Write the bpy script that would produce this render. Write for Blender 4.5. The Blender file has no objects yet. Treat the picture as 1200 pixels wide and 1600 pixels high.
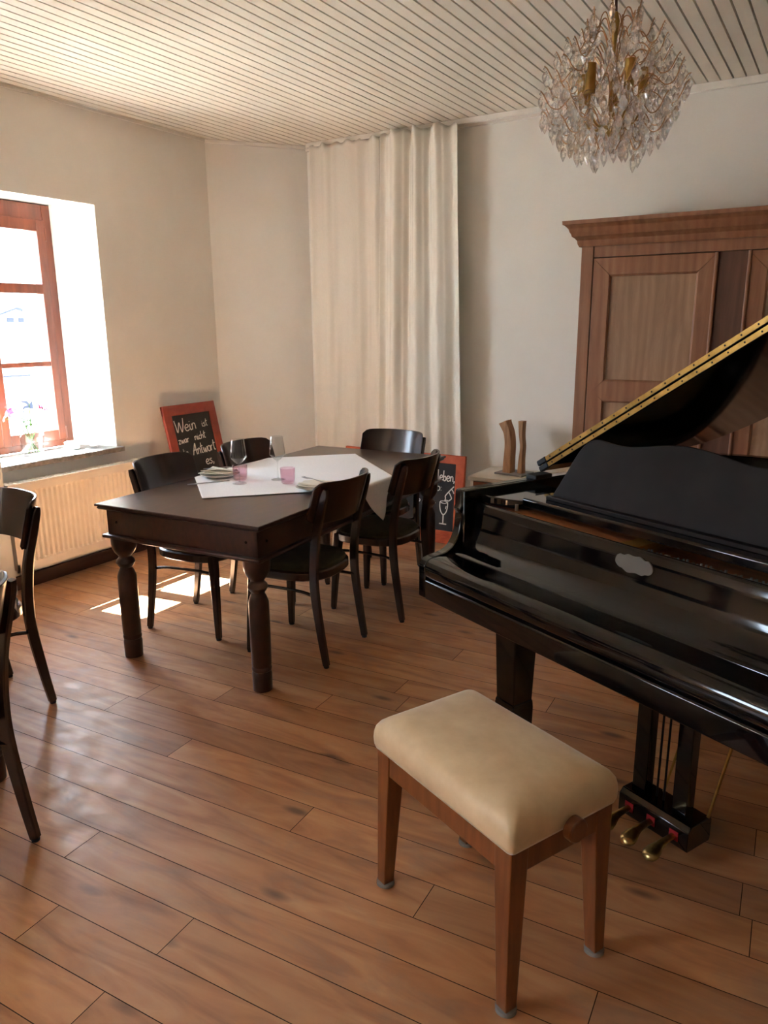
SKY, SUN, EXPO = 4.6, 46, 2.87
import bpy, bmesh, math, random
from mathutils import Vector, Matrix
R = math.radians
PI = math.pi
random.seed(11)
SC = bpy.context.scene
COL = SC.collection

# ------------------------------------------------------------------ mesh helper
class MB:
    """collects shapes and links them as one mesh object"""
    def __init__(s):
        s.v = []; s.f = []; s.col = None
    def add(s, vs, fs):
        o = len(s.v)
        s.v += [tuple(p) for p in vs]
        s.f += [tuple(i + o for i in f) for f in fs]
        return s
    def box(s, x0, x1, y0, y1, z0, z1, M=None):
        vs = [(x, y, z) for z in (z0, z1) for y in (y0, y1) for x in (x0, x1)]
        if M is not None: vs = [tuple(M @ Vector(p)) for p in vs]
        return s.add(vs, [(0, 2, 3, 1), (4, 5, 7, 6), (0, 1, 5, 4), (2, 6, 7, 3), (0, 4, 6, 2), (1, 3, 7, 5)])
    def prism(s, poly, lo, hi, axis='z', M=None):
        n = len(poly)
        def pt(a, b, h):
            return {'z': (a, b, h), 'x': (h, a, b), 'y': (a, h, b)}[axis]
        vs = [pt(a, b, lo) for a, b in poly] + [pt(a, b, hi) for a, b in poly]
        if M is not None: vs = [tuple(M @ Vector(p)) for p in vs]
        fs = [tuple(range(n - 1, -1, -1)), tuple(range(n, 2 * n))]
        fs += [(i, (i + 1) % n, n + (i + 1) % n, n + i) for i in range(n)]
        return s.add(vs, fs)
    def sweep(s, pts, rings, cap=True, closed=False):
        """rings: one list of (a, b) section points per path point, with frames (A, B) computed"""
        vs = []; n = len(rings[0])
        for r in rings: vs += r
        fs = []
        m = len(rings)
        for i in range(m if closed else m - 1):
            j = (i + 1) % m
            for k in range(n):
                l = (k + 1) % n
                fs.append((i * n + k, i * n + l, j * n + l, j * n + k))
        if cap and not closed:
            fs.append(tuple(range(n - 1, -1, -1)))
            fs.append(tuple((m - 1) * n + k for k in range(n)))
        return s.add(vs, fs)
    def tube(s, pts, rad, n=8, cap=True, closed=False):
        P = [Vector(p) for p in pts]; m = len(P)
        if not isinstance(rad, (list, tuple)): rad = [rad] * m
        rings = []; up = None
        for i in range(m):
            if closed: t = P[(i + 1) % m] - P[i - 1]
            else: t = P[min(i + 1, m - 1)] - P[max(i - 1, 0)]
            t.normalize()
            if up is None:
                up = Vector((0, 0, 1)) if abs(t.z) < .9 else Vector((1, 0, 0))
            a = up - t * up.dot(t)
            if a.length < 1e-6: a = t.orthogonal()
            a.normalize(); b = t.cross(a); up = a
            rings.append([tuple(P[i] + rad[i] * (math.cos(2 * PI * k / n) * a + math.sin(2 * PI * k / n) * b)) for k in range(n)])
        return s.sweep(P, rings, cap, closed)
    def bar(s, pts, side, w, t, ch=.2):
        """rectangular section with chamfered corners: width w along side, thickness t across"""
        P = [Vector(p) for p in pts]; m = len(P); S0 = Vector(side).normalized()
        w = w if isinstance(w, (list, tuple)) else [w] * m
        t = t if isinstance(t, (list, tuple)) else [t] * m
        rings = []
        for i in range(m):
            d = (P[min(i + 1, m - 1)] - P[max(i - 1, 0)]).normalized()
            a = (S0 - d * S0.dot(d)).normalized(); b = d.cross(a)
            hw, ht = w[i] / 2, t[i] / 2; c = ch * min(hw, ht)
            sec = [(-hw + c, -ht), (hw - c, -ht), (hw, -ht + c), (hw, ht - c), (hw - c, ht), (-hw + c, ht), (-hw, ht - c), (-hw, -ht + c)]
            rings.append([tuple(P[i] + a * x + b * y) for x, y in sec])
        return s.sweep(P, rings)
    def lathe(s, prof, n=24, c=(0, 0), open_=False):
        vs = []; fs = []; m = len(prof)
        for r, z in prof:
            r = max(r, 1e-4)
            vs += [(c[0] + r * math.cos(2 * PI * k / n), c[1] + r * math.sin(2 * PI * k / n), z) for k in range(n)]
        for i in range(m - 1):
            for k in range(n):
                l = (k + 1) % n
                fs.append((i * n + k, i * n + l, (i + 1) * n + l, (i + 1) * n + k))
        if not open_:
            fs.append(tuple(range(n - 1, -1, -1))); fs.append(tuple((m - 1) * n + k for k in range(n)))
        return s.add(vs, fs)
    def grid(s, fn, nu, nv):
        vs = [tuple(fn(i / nu, j / nv)) for j in range(nv + 1) for i in range(nu + 1)]
        fs = [(j * (nu + 1) + i, j * (nu + 1) + i + 1, (j + 1) * (nu + 1) + i + 1, (j + 1) * (nu + 1) + i) for j in range(nv) for i in range(nu)]
        return s.add(vs, fs)
    def ell(s, c, rx, ry, rz, n=12):
        m = max(4, n // 2)
        prof = [(math.sin(PI * i / m), -math.cos(PI * i / m)) for i in range(m + 1)]
        t = MB().lathe(prof, n)
        return s.add([(c[0] + x * rx, c[1] + y * ry, c[2] + z * rz) for x, y, z in t.v], t.f)
    def xf(s, M):
        s.v = [tuple(M @ Vector(p)) for p in s.v]; return s
    def join(s, o, M=None):
        return s.add([tuple(M @ Vector(p)) for p in o.v] if M is not None else o.v, o.f)
    def build(s, name, mat, parent=None, smooth=30, bevel=0, seg=2, sub=0, fix=True, loc=None, solid=0):
        me = bpy.data.meshes.new(name)
        me.from_pydata(s.v, [], s.f)
        if fix:
            bm = bmesh.new(); bm.from_mesh(me)
            bmesh.ops.recalc_face_normals(bm, faces=bm.faces)
            bm.to_mesh(me); bm.free()
        if smooth:
            me.polygons.foreach_set('use_smooth', [True] * len(me.polygons))
            me.set_sharp_from_angle(angle=R(smooth))
        me.materials.append(mat)
        ob = bpy.data.objects.new(name, me); COL.objects.link(ob)
        if parent is not None: ob.parent = parent
        if loc: ob.location = loc
        if bevel:
            b = ob.modifiers.new('edge', 'BEVEL'); b.width = bevel; b.segments = seg
            b.limit_method = 'ANGLE'; b.angle_limit = R(35); b.harden_normals = False
        if solid:
            b = ob.modifiers.new('thick', 'SOLIDIFY'); b.thickness = solid; b.offset = 0
        if sub:
            b = ob.modifiers.new('smooth', 'SUBSURF'); b.levels = sub; b.render_levels = sub
        return ob

def tag(o, label=None, cat=None, group=None, kind=None):
    if label: o['label'] = label
    if cat: o['category'] = cat
    if group: o['group'] = group
    if kind: o['kind'] = kind
    return o
def thing(name, label, cat, loc=(0, 0, 0), rz=0, group=None, rx=0):
    o = bpy.data.objects.new(name, None); COL.objects.link(o)
    o.empty_display_size = .1
    o.location = loc; o.rotation_euler = (rx, 0, rz)
    return tag(o, label, cat, group)
def children(o):
    return [c for c in bpy.data.objects if c.parent == o]
def copy_thing(o, loc, rz, label, group=None):
    """a thing with copies of its parts and sub-parts"""
    r = o.copy(); COL.objects.link(r); r.location = loc; r.rotation_euler = (o.rotation_euler[0], 0, rz)
    r['label'] = label
    if group: r['group'] = group
    for c in children(o):
        d = c.copy(); COL.objects.link(d); d.parent = r
        for g in children(c):
            e = g.copy(); COL.objects.link(e); e.parent = d
    return r
def struct(o):
    o['kind'] = 'structure'; return o

def smoothline(pts, n=6, closed=False):
    """Catmull-Rom through points"""
    P = [Vector(p) for p in pts]; out = []; m = len(P)
    segs = m if closed else m - 1
    for i in range(segs):
        if closed: a, b, c, d = P[i - 1], P[i], P[(i + 1) % m], P[(i + 2) % m]
        else: a, b, c, d = P[max(i - 1, 0)], P[i], P[i + 1], P[min(i + 2, m - 1)]
        for k in range(n):
            t = k / n
            out.append(.5 * ((2 * b) + (c - a) * t + (2 * a - 5 * b + 4 * c - d) * t * t + (3 * b - a - 3 * c + d) * t ** 3))
    if not closed: out.append(P[-1])
    return out

# ------------------------------------------------------------------ materials
def lin(c):
    return tuple(((x / 255) / 12.92 if x / 255 <= .04045 else ((x / 255 + .055) / 1.055) ** 2.4) for x in c) + (1,)
def newmat(name):
    m = bpy.data.materials.new(name); m.use_nodes = True
    nt = m.node_tree; b = nt.nodes['Principled BSDF']
    return m, nt, b
def ins(b, **k):
    names = dict(rough='Roughness', metal='Metallic', spec='Specular IOR Level', coat='Coat Weight', coatr='Coat Roughness', sheen='Sheen Weight', sheenr='Sheen Roughness', trans='Transmission Weight', ior='IOR', sss='Subsurface Weight')
    for a, v in k.items(): b.inputs[names[a]].default_value = v
def noise_ramp(nt, scale, stops, nscale=5, detail=5, dist=0, coord='Object', rot=(0, 0, 0), rough=.55):
    N = nt.nodes; L = nt.links
    tc = N.new('ShaderNodeTexCoord'); mp = N.new('ShaderNodeMapping')
    mp.inputs['Scale'].default_value = scale; mp.inputs['Rotation'].default_value = rot
    nz = N.new('ShaderNodeTexNoise'); nz.inputs['Scale'].default_value = nscale; nz.inputs['Detail'].default_value = detail
    nz.inputs['Distortion'].default_value = dist; nz.inputs['Roughness'].default_value = rough
    rp = N.new('ShaderNodeValToRGB'); cr = rp.color_ramp
    while len(cr.elements) < len(stops): cr.elements.new(.5)
    for e, (p, c) in zip(cr.elements, stops): e.position = p; e.color = lin(c)
    L.new(tc.outputs[coord], mp.inputs['Vector']); L.new(mp.outputs[0], nz.inputs['Vector']); L.new(nz.outputs['Fac'], rp.inputs[0])
    return mp, nz, rp
def bump(nt, b, src, strength=.2, dist=.002):
    bp = nt.nodes.new('ShaderNodeBump'); bp.inputs['Strength'].default_value = strength; bp.inputs['Distance'].default_value = dist
    nt.links.new(src, bp.inputs['Height']); nt.links.new(bp.outputs[0], b.inputs['Normal'])
def mottled(name, stops, scale=(1, 1, 1), nscale=5, bumpy=0, bdist=.002, detail=5, dist=0, **k):
    m, nt, b = newmat(name)
    mp, nz, rp = noise_ramp(nt, scale, stops, nscale, detail, dist)
    nt.links.new(rp.outputs[0], b.inputs['Base Color'])
    if bumpy: bump(nt, b, nz.outputs['Fac'], bumpy, bdist)
    ins(b, **k); return m
def plain(name, c, **k):
    d = tuple(max(0, x - 5) for x in c); e = tuple(min(255, x + 5) for x in c)
    return mottled(name, [(.3, d), (.7, e)], nscale=8, detail=2, **k)

M = {}
M['plaster'] = mottled('plaster', [(.3, (231, 229, 222)), (.7, (238, 236, 230))], nscale=2.2, bumpy=.25, bdist=.012, detail=7, rough=.85, spec=.25)
M['unseen_wall_paint'] = mottled('unseen wall grey paint', [(.3, (136, 126, 112)), (.7, (146, 136, 122))], nscale=3, rough=.8)  # invented for the unseen walls, darkened to cut bounced light
M['ceiling_paint'] = mottled('ceiling paint', [(.3, (226, 218, 203)), (.7, (233, 226, 212))], nscale=3, rough=.38, spec=.4)
M['ceiling_gap_shade'] = plain('ceiling joint shade', (120, 108, 92), rough=.9)  # shade of the open joints put into the backing colour
M['white_paint'] = plain('white gloss paint', (236, 232, 224), rough=.35)
M['radiator'] = plain('radiator enamel', (232, 222, 208), rough=.32)
M['window_wood'] = mottled('brown window timber', [(.3, (104, 52, 34)), (.7, (138, 74, 50))], scale=(1, 1, .15), nscale=22, rough=.42, coat=.3)
M['skirting'] = mottled('dark skirting timber', [(.3, (52, 26, 16)), (.7, (78, 42, 26))], scale=(1, .1, 1), nscale=20, rough=.45)
M['sill_stone'] = mottled('grey stone', [(.35, (104, 100, 95)), (.65, (146, 141, 134))], nscale=30, rough=.5)
M['lacquer'] = plain('black piano lacquer', (6, 6, 7), rough=.07, spec=.45, coat=.15, coatr=.03)
M['satin_black'] = plain('satin black', (25, 21, 18), rough=.5, spec=.12)
M['rubber'] = plain('black rubber', (14, 14, 14), rough=.7)
M['brass'] = mottled('brass', [(.3, (150, 118, 62)), (.7, (186, 150, 86))], nscale=30, metal=1, rough=.36)
M['old_brass'] = mottled('worn brass', [(.3, (168, 140, 84)), (.7, (206, 178, 118))], nscale=60, metal=1, rough=.3)
M['steel'] = plain('steel', (176, 176, 178), metal=1, rough=.3)
M['felt_red'] = plain('red felt', (150, 24, 30), rough=.95)
M['plaque'] = plain('worn plaque', (92, 90, 82), rough=.6, metal=.2)
M['table_wood'] = mottled('dark mahogany', [(.3, (44, 22, 17)), (.7, (66, 34, 26))], scale=(6, .7, 3), nscale=8, rough=.34, spec=.5, coat=.35, coatr=.2)
M['chair_wood'] = mottled('dark stained beech', [(.3, (30, 15, 12)), (.7, (50, 25, 19))], scale=(2, 2, .4), nscale=18, rough=.27, spec=.5, coat=.25, coatr=.16)
M['velvet_green'] = mottled('dark green velvet', [(.3, (50, 49, 26)), (.7, (66, 64, 38))], nscale=30, rough=.95, sheen=.08, sheenr=.5)
M['stool_wood'] = mottled('walnut stained beech', [(.3, (104, 56, 24)), (.7, (134, 78, 38))], scale=(2, 2, .25), nscale=22, rough=.34, coat=.25, coatr=.2)
M['champagne'] = mottled('champagne velour', [(.3, (204, 176, 136)), (.7, (220, 196, 158))], scale=(1, 1, 1), nscale=14, detail=8, bumpy=.15, bdist=.001, rough=.5, spec=.5, sheen=.7, sheenr=.3)
M['clear_plastic'] = plain('clear plastic foot', (214, 206, 196), rough=.2, trans=.6)
M['linen'] = mottled('white table linen', [(.3, (236, 236, 238)), (.7, (243, 243, 245))], nscale=120, detail=2, rough=.8, spec=.2)
M['napkin'] = plain('ivory napkin', (232, 226, 212), rough=.85)
M['porcelain'] = plain('white porcelain', (238, 236, 230), rough=.15)
M['board_frame'] = mottled('red stained pine', [(.3, (132, 44, 24)), (.7, (162, 60, 32))], scale=(1, 1, 1), nscale=14, rough=.45, coat=.2)
M['board_frame_light'] = mottled('orange red stained pine', [(.3, (182, 72, 36)), (.7, (210, 96, 52))], scale=(1, 1, 1), nscale=14, rough=.45, coat=.2)
M['slate'] = mottled('chalkboard', [(.3, (38, 37, 37)), (.7, (50, 48, 48))], nscale=9, rough=.75)
M['chalk'] = plain('white chalk', (232, 230, 224), rough=.9)
M['oak_light'] = mottled('pale carved oak', [(.3, (150, 104, 66)), (.7, (188, 140, 96))], scale=(3, 3, .5), nscale=16, rough=.6)
M['grey_metal'] = plain('grey painted plate', (130, 126, 122), rough=.5)
M['cream_laminate'] = plain('cream cabinet top', (226, 218, 202), rough=.4)
M['cabinet_wood'] = mottled('brown cabinet wood', [(.3, (120, 70, 42)), (.7, (152, 94, 58))], scale=(2, 2, .4), nscale=14, rough=.45)
M['pin_block'] = mottled('brown maple', [(.3, (140, 82, 48)), (.7, (182, 116, 72))], scale=(.4, 3, 3), nscale=14, rough=.4)
M['gold_paint'] = plain('gold bronze paint', (176, 132, 58), metal=.6, rough=.4)
M['wire_gold'] = plain('copper gold wire', (176, 134, 92), metal=1, rough=.35)
M['house_white'] = plain('white render', (240, 238, 234), rough=.9)
M['house_grey'] = plain('grey blue roof edge', (22, 25, 38), rough=.8)
M['ground'] = mottled('pale gravel', [(.3, (128, 124, 114)), (.7, (146, 142, 132))], nscale=3, rough=.95)
M['petal_pink'] = mottled('pink petals', [(.3, (170, 20, 70)), (.7, (205, 60, 110))], nscale=40, rough=.6)
M['petal_white'] = mottled('white petals', [(.35, (246, 236, 238)), (.75, (242, 190, 206))], nscale=30, rough=.6)
M['leaf'] = mottled('green leaf', [(.3, (50, 82, 22)), (.7, (84, 118, 36))], nscale=25, rough=.55)
M['wax'] = plain('white wax', (244, 240, 232), rough=.5)
M['cord'] = plain('brown cord', (70, 40, 30), rough=.6)

def wardrobe_mat(name, stops, sc=(5, 5, .55)):
    m, nt, b = newmat(name)
    mp, nz, rp = noise_ramp(nt, sc, stops, 4, 9, .8, rough=.65)
    wv = nt.nodes.new('ShaderNodeTexWave'); wv.inputs['Scale'].default_value = 1.4; wv.inputs['Distortion'].default_value = 6; wv.inputs['Detail'].default_value = 3
    mp2 = nt.nodes.new('ShaderNodeMapping'); mp2.inputs['Scale'].default_value = (5, 5, .5)
    tc = nt.nodes.new('ShaderNodeTexCoord')
    nt.links.new(tc.outputs['Object'], mp2.inputs[0]); nt.links.new(mp2.outputs[0], wv.inputs[0])
    mx = nt.nodes.new('ShaderNodeMixRGB'); mx.blend_type = 'SOFT_LIGHT'; mx.inputs[0].default_value = .10
    nt.links.new(rp.outputs[0], mx.inputs[1]); nt.links.new(wv.outputs[0], mx.inputs[2]); nt.links.new(mx.outputs[0], b.inputs['Base Color'])
    ins(b, rough=.42, spec=.4, coat=.1, coatr=.3); return m
M['oak_frame'] = wardrobe_mat('wardrobe frame oak', [(.25, (126, 82, 55)), (.55, (146, 99, 69)), (.8, (160, 113, 81))])
M['oak_panel'] = wardrobe_mat('wardrobe panel oak', [(.25, (138, 106, 79)), (.55, (158, 124, 95)), (.8, (176, 143, 113))], (4, 4, .6))
M['oak_dark'] = wardrobe_mat('wardrobe dark oak', [(.25, (84, 54, 40)), (.55, (102, 68, 50)), (.8, (116, 80, 60))])

def thin_glass(name, tint=(1, 1, 1), refl=1.5, w=1.0):
    m, nt, b = newmat(name); N = nt.nodes; L = nt.links
    N.remove(b); out = N['Material Output']
    tr = N.new('ShaderNodeBsdfTransparent'); tr.inputs[0].default_value = tint + (1,)
    gl = N.new('ShaderNodeBsdfGlossy'); gl.inputs['Roughness'].default_value = .02
    fr = N.new('ShaderNodeLayerWeight'); fr.inputs[0].default_value = .5          # reflection grows towards grazing view
    pw_ = N.new('ShaderNodeMath'); pw_.operation = 'POWER'; pw_.inputs[1].default_value = 3.0
    mu = N.new('ShaderNodeMath'); mu.operation = 'MULTIPLY_ADD'; mu.inputs[1].default_value = .55 * w; mu.inputs[2].default_value = .035 * w
    mx = N.new('ShaderNodeMixShader')
    L.new(fr.outputs['Facing'], pw_.inputs[0]); L.new(pw_.outputs[0], mu.inputs[0]); L.new(mu.outputs[0], mx.inputs[0]); L.new(tr.outputs[0], mx.inputs[1]); L.new(gl.outputs[0], mx.inputs[2]); L.new(mx.outputs[0], out.inputs[0])
    return m
M['pane'] = thin_glass('window glass', (.97, .98, .97), 1.45, .8)
M['glass'] = thin_glass('clear glass', (.94, .95, .95), 1.6)
M['pink_glass'] = thin_glass('pink glass', (.95, .84, .88), 1.5)
m, nt, b = newmat('crystal'); M['crystal'] = m
b.inputs['Base Color'].default_value = (1, 1, 1, 1); ins(b, trans=1.0, rough=.0, ior=1.58)
trc = nt.nodes.new('ShaderNodeBsdfTransparent'); mxc = nt.nodes.new('ShaderNodeMixShader'); mxc.inputs[0].default_value = .42
nt.links.new(b.outputs[0], mxc.inputs[1]); nt.links.new(trc.outputs[0], mxc.inputs[2]); nt.links.new(mxc.outputs[0], nt.nodes['Material Output'].inputs[0])
nzc = nt.nodes.new('ShaderNodeTexNoise'); nzc.inputs['Scale'].default_value = 60
rpc = nt.nodes.new('ShaderNodeValToRGB'); rpc.color_ramp.elements[0].color = (.93, .92, .9, 1); rpc.color_ramp.elements[1].color = (1, 1, 1, 1)
nt.links.new(nzc.outputs[0], rpc.inputs[0]); nt.links.new(rpc.outputs[0], b.inputs['Base Color'])

# curtain cloth: light passes through a little
m, nt, b = newmat('cream curtain cloth'); M['curtain'] = m
mp, nz, rp = noise_ramp(nt, (60, 60, 8), [(.3, (238, 234, 223)), (.7, (244, 240, 231))], 6, 3)
nt.links.new(rp.outputs[0], b.inputs['Base Color']); ins(b, rough=.85, spec=.15, sheen=.1)
tl = nt.nodes.new('ShaderNodeBsdfTranslucent'); nt.links.new(rp.outputs[0], tl.inputs[0])
mxs = nt.nodes.new('ShaderNodeMixShader'); mxs.inputs[0].default_value = .2
nt.links.new(b.outputs[0], mxs.inputs[1]); nt.links.new(tl.outputs[0], mxs.inputs[2]); nt.links.new(mxs.outputs[0], nt.nodes['Material Output'].inputs[0])

# floor boards: grain offset and tone per board come from a colour attribute
m, nt, b = newmat('oiled pine boards'); M['floor'] = m; N = nt.nodes; L = nt.links
at = N.new('ShaderNodeAttribute'); at.attribute_name = 'board'
tc = N.new('ShaderNodeTexCoord')
mul = N.new('ShaderNodeVectorMath'); mul.operation = 'MULTIPLY'; mul.inputs[1].default_value = (37, 11, 0)
L.new(at.outputs['Color'], mul.inputs[0])
ad = N.new('ShaderNodeVectorMath'); L.new(tc.outputs['Object'], ad.inputs[0]); L.new(mul.outputs[0], ad.inputs[1])
mpf = N.new('ShaderNodeMapping'); mpf.inputs['Scale'].default_value = (1.0, 5.5, 1); L.new(ad.outputs[0], mpf.inputs[0])
n1 = N.new('ShaderNodeTexNoise'); n1.inputs['Scale'].default_value = 2.4; n1.inputs['Detail'].default_value = 8; n1.inputs['Distortion'].default_value = 1.3; L.new(mpf.outputs[0], n1.inputs[0])
r1 = N.new('ShaderNodeValToRGB'); L.new(n1.outputs[0], r1.inputs[0]); cr = r1.color_ramp
cr.elements.new(.5)
for e, (p, c) in zip(cr.elements, [(.22, (152, 98, 58)), (.5, (191, 134, 87)), (.8, (211, 163, 115))]): e.position = p; e.color = lin(c)
# knots
mpk = N.new('ShaderNodeMapping'); mpk.inputs['Scale'].default_value = (2.0, 6.0, 1); L.new(ad.outputs[0], mpk.inputs[0])
vk = N.new('ShaderNodeTexVoronoi'); vk.inputs['Scale'].default_value = 1.0; L.new(mpk.outputs[0], vk.inputs[0])
rk = N.new('ShaderNodeValToRGB'); rk.color_ramp.elements[0].position = .04; rk.color_ramp.elements[0].color = (.8, .8, .8, 1); rk.color_ramp.elements[1].position = .13; rk.color_ramp.elements[1].color = (0, 0, 0, 1)
L.new(vk.outputs['Distance'], rk.inputs[0])
mk = N.new('ShaderNodeMixRGB'); mk.inputs[2].default_value = lin((82, 46, 28)); L.new(rk.outputs[0], mk.inputs[0]); L.new(r1.outputs[0], mk.inputs[1])
# worn, greyed patches
n2 = N.new('ShaderNodeTexNoise'); n2.inputs['Scale'].default_value = 2.1; n2.inputs['Detail'].default_value = 9; n2.inputs['Roughness'].default_value = .68; n2.inputs['Distortion'].default_value = .6
mp2 = N.new('ShaderNodeMapping'); mp2.inputs['Scale'].default_value = (1, 2.2, 1); L.new(tc.outputs['Object'], mp2.inputs[0]); L.new(mp2.outputs[0], n2.inputs[0])
r2 = N.new('ShaderNodeValToRGB'); r2.color_ramp.elements[0].position = .52; r2.color_ramp.elements[0].color = (0, 0, 0, 1); r2.color_ramp.elements[1].position = .74; r2.color_ramp.elements[1].color = (.55, .55, .55, 1)
L.new(n2.outputs[0], r2.inputs[0])
mw = N.new('ShaderNodeMixRGB'); mw.inputs[2].default_value = lin((136, 120, 108)); L.new(r2.outputs[0], mw.inputs[0]); L.new(mk.outputs[0], mw.inputs[1])
# tone per board
sp = N.new('ShaderNodeSeparateColor'); L.new(at.outputs['Color'], sp.inputs[0])
tn = N.new('ShaderNodeMapRange'); tn.inputs['To Min'].default_value = .84; tn.inputs['To Max'].default_value = 1.14; L.new(sp.outputs[2], tn.inputs[0])
mt = N.new('ShaderNodeVectorMath'); mt.operation = 'SCALE'; L.new(mw.outputs[0], mt.inputs[0]); L.new(tn.outputs[0], mt.inputs['Scale'])
L.new(mt.outputs[0], b.inputs['Base Color'])
# fine scratches in the varnish
n3 = N.new('ShaderNodeTexNoise'); n3.inputs['Scale'].default_value = 14; n3.inputs['Detail'].default_value = 6; L.new(tc.outputs['Object'], n3.inputs[0])
rr = N.new('ShaderNodeMapRange'); rr.inputs['From Min'].default_value = .3; rr.inputs['From Max'].default_value = .7; rr.inputs['To Min'].default_value = .35; rr.inputs['To Max'].default_value = .55; L.new(n3.outputs[0], rr.inputs[0])
L.new(rr.outputs[0], b.inputs['Roughness'])
bpf = N.new('ShaderNodeBump'); bpf.inputs['Strength'].default_value = .35; bpf.inputs['Distance'].default_value = .002
ba = N.new('ShaderNodeMath'); ba.operation = 'ADD'; L.new(n1.outputs[0], ba.inputs[0]); L.new(n3.outputs[0], ba.inputs[1]); L.new(ba.outputs[0], bpf.inputs['Height']); L.new(bpf.outputs[0], b.inputs['Normal'])
ins(b, spec=1.0)
M['floor_gap'] = plain('floor joint', (40, 22, 14), rough=.9)
# ------------------------------------------------------------------ camera
H = 1.55
CP, CY, CR = .243688, .548370, -.00778201
cam = bpy.data.cameras.new('camera'); co = bpy.data.objects.new('camera', cam); COL.objects.link(co)
cam.sensor_fit = 'VERTICAL'; cam.sensor_height = 36; cam.sensor_width = 27; cam.lens = 36 * 1179.87 / 1600
fw = Vector((-math.sin(CY) * math.cos(CP), math.cos(CY) * math.cos(CP), -math.sin(CP)))
rt = Vector((math.cos(CY), math.sin(CY), 0)); up = rt.cross(fw)
r_ = math.cos(CR) * rt + math.sin(CR) * up; u_ = -math.sin(CR) * rt + math.cos(CR) * up
mw_ = Matrix((r_, u_, -fw)).transposed().to_4x4(); mw_.translation = (0, 0, H)
co.matrix_world = mw_
cam.clip_start = .05; cam.clip_end = 200
SC.camera = co

# ------------------------------------------------------------------ room shell
XL, YB, ZC = -4.17, 4.97, 2.85
CA, CB = (XL, 4.39), (-3.69, YB)          # the wall cuts the corner between these two points
XR, YF = 3.4, -4.2
XO = -4.85                                 # outer face of the left wall
XG = -4.5                                  # plane of the window frames
W1 = dict(y0=2.49, y1=3.375, z0=.735, z1=2.29, gy0=2.22, gy1=3.29)
W2 = dict(y0=-3.3, y1=-1.15, z0=.735, z1=2.29, gy0=-3.34, gy1=-1.12)  # out of view, placed from piano reflections and widened to brighten the room
PX = -4.08                                 # the wall stands forward on the near side of the window

# floor boards
gp = .0525
n0, pw = .9815, .1385
joints = {2: [-1.784], 1: [-1.273], -1: [-1.303], 7: [-2.387], 6: [-1.905], 5: [-1.253], 4: [-.752], 13: [-.758], 3: [-.259, -2.306], 15: [-1.293], 12: [-1.386]}
fb = MB(); cols = []
for k in range(-40, 36):
    a, c = n0 + pw * k, n0 + pw * (k + 1)
    js = list(joints.get(k, []))
    rr_ = random.Random(k * 7 + 3)
    x = min(js) if js else rr_.uniform(-2.2, 0)
    while x > -5: x -= rr_.uniform(1.9, 2.6); js.append(x)
    x = max(joints.get(k, [max(js)]))
    while x < 3.4: x += rr_.uniform(1.9, 2.6); js.append(x)
    js = sorted(set([-5.2] + [j for j in js if -5 < j < 3.7] + [3.8]))
    for p, q in zip(js, js[1:]):
        g = .0012
        fb.add([(p + g, a + g, 0), (q - g, a + g, 0), (q - g, c - g, 0), (p + g, c - g, 0)], [(0, 1, 2, 3)])
        cols.append((rr_.random(), rr_.random(), rr_.random(), 1))
fl = struct(fb.build('floor', M['floor'], fix=False, smooth=0)); fl.rotation_euler = (0, 0, gp)
ca = fl.data.color_attributes.new('board', 'FLOAT_COLOR', 'CORNER')
i = 0
for poly, c in zip(fl.data.polygons, cols):
    for li in poly.loop_indices: ca.data[li].color = c
struct(MB().box(-5.2, 3.8, -4.7, 5.4, -.06, -.003).build('floor_bed', M['floor_gap'], smooth=0)).rotation_euler = (0, 0, gp)

# ceiling boards with open joints
cb = MB(); p_, g_ = .0655, .0095
x = -.944 - 60 * p_
while x < XR + .15:
    cb.box(x + g_, x + p_, YF - .1, YB + .1, ZC, ZC + .018); x += p_
struct(cb.build('ceiling', M['ceiling_paint'], smooth=0))
struct(MB().box(-4.9, XR + .2, YF - .2, YB + .3, ZC + .017, ZC + .1).build('ceiling_backing', M['ceiling_gap_shade'], smooth=0))

# left wall: solid masonry around two splayed window openings
wl = MB(); ZT = 2.9
def rough_edge(pts, amp, seed, n=18):
    rd = random.Random(seed); out = []
    for (a, b), (c, d) in zip(pts, pts[1:]):
        for k in range(n):
            t = k / n; out.append((a + (c - a) * t + (rd.uniform(-amp, amp) if k else 0), b + (d - b) * t + (rd.uniform(-amp, amp) if k else 0)))
    out.append(pts[-1]); return out
def mass(poly, z0, z1): wl.prism(poly, z0, z1)
mass([(XL, W1['y1']), CA, (XO, CA[1] + .6), (XO, W1['gy1'] - .03), (XG - .07, W1['gy1'] - .03), (XG - .07, W1['gy1']), (XG, W1['gy1'])], 0, ZT)
mass([(PX, W2['y1']), (PX, W1['y0']), (XL, W1['y0'] - .03), (XG, W1['gy0']), (XG - .07, W1['gy0']), (XG - .07, W1['gy0'] + .03), (XO, W1['gy0'] + .03), (XO, W2['gy1'] - .03), (XG - .07, W2['gy1'] - .03), (XG - .07, W2['gy1']), (XG, W2['gy1'])], 0, ZT)
mass([(PX, YF - .2), (PX, W2['y0']), (XG, W2['gy0']), (XG - .07, W2['gy0']), (XG - .07, W2['gy0'] + .03), (XO, W2['gy0'] + .03), (XO, YF - .2)], 0, ZT)
for w, xi in ((W1, XL), (W2, PX)):
    ya, yb = w['gy0'] - .02, w['y1']
    if w is not W1: ya, yb = w['y0'], w['y1']
    wl.box(XO, xi, ya, yb, 0, w['z0'])
    wl.prism([(xi, w['z1']), (xi, ZT), (XO, ZT), (XO, 2.23), (XG - .07, 2.23), (XG - .07, 2.305), (XG, 2.305)], ya, yb, axis='y')
struct(wl.build('wall_left', M['plaster'], smooth=0))
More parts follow.
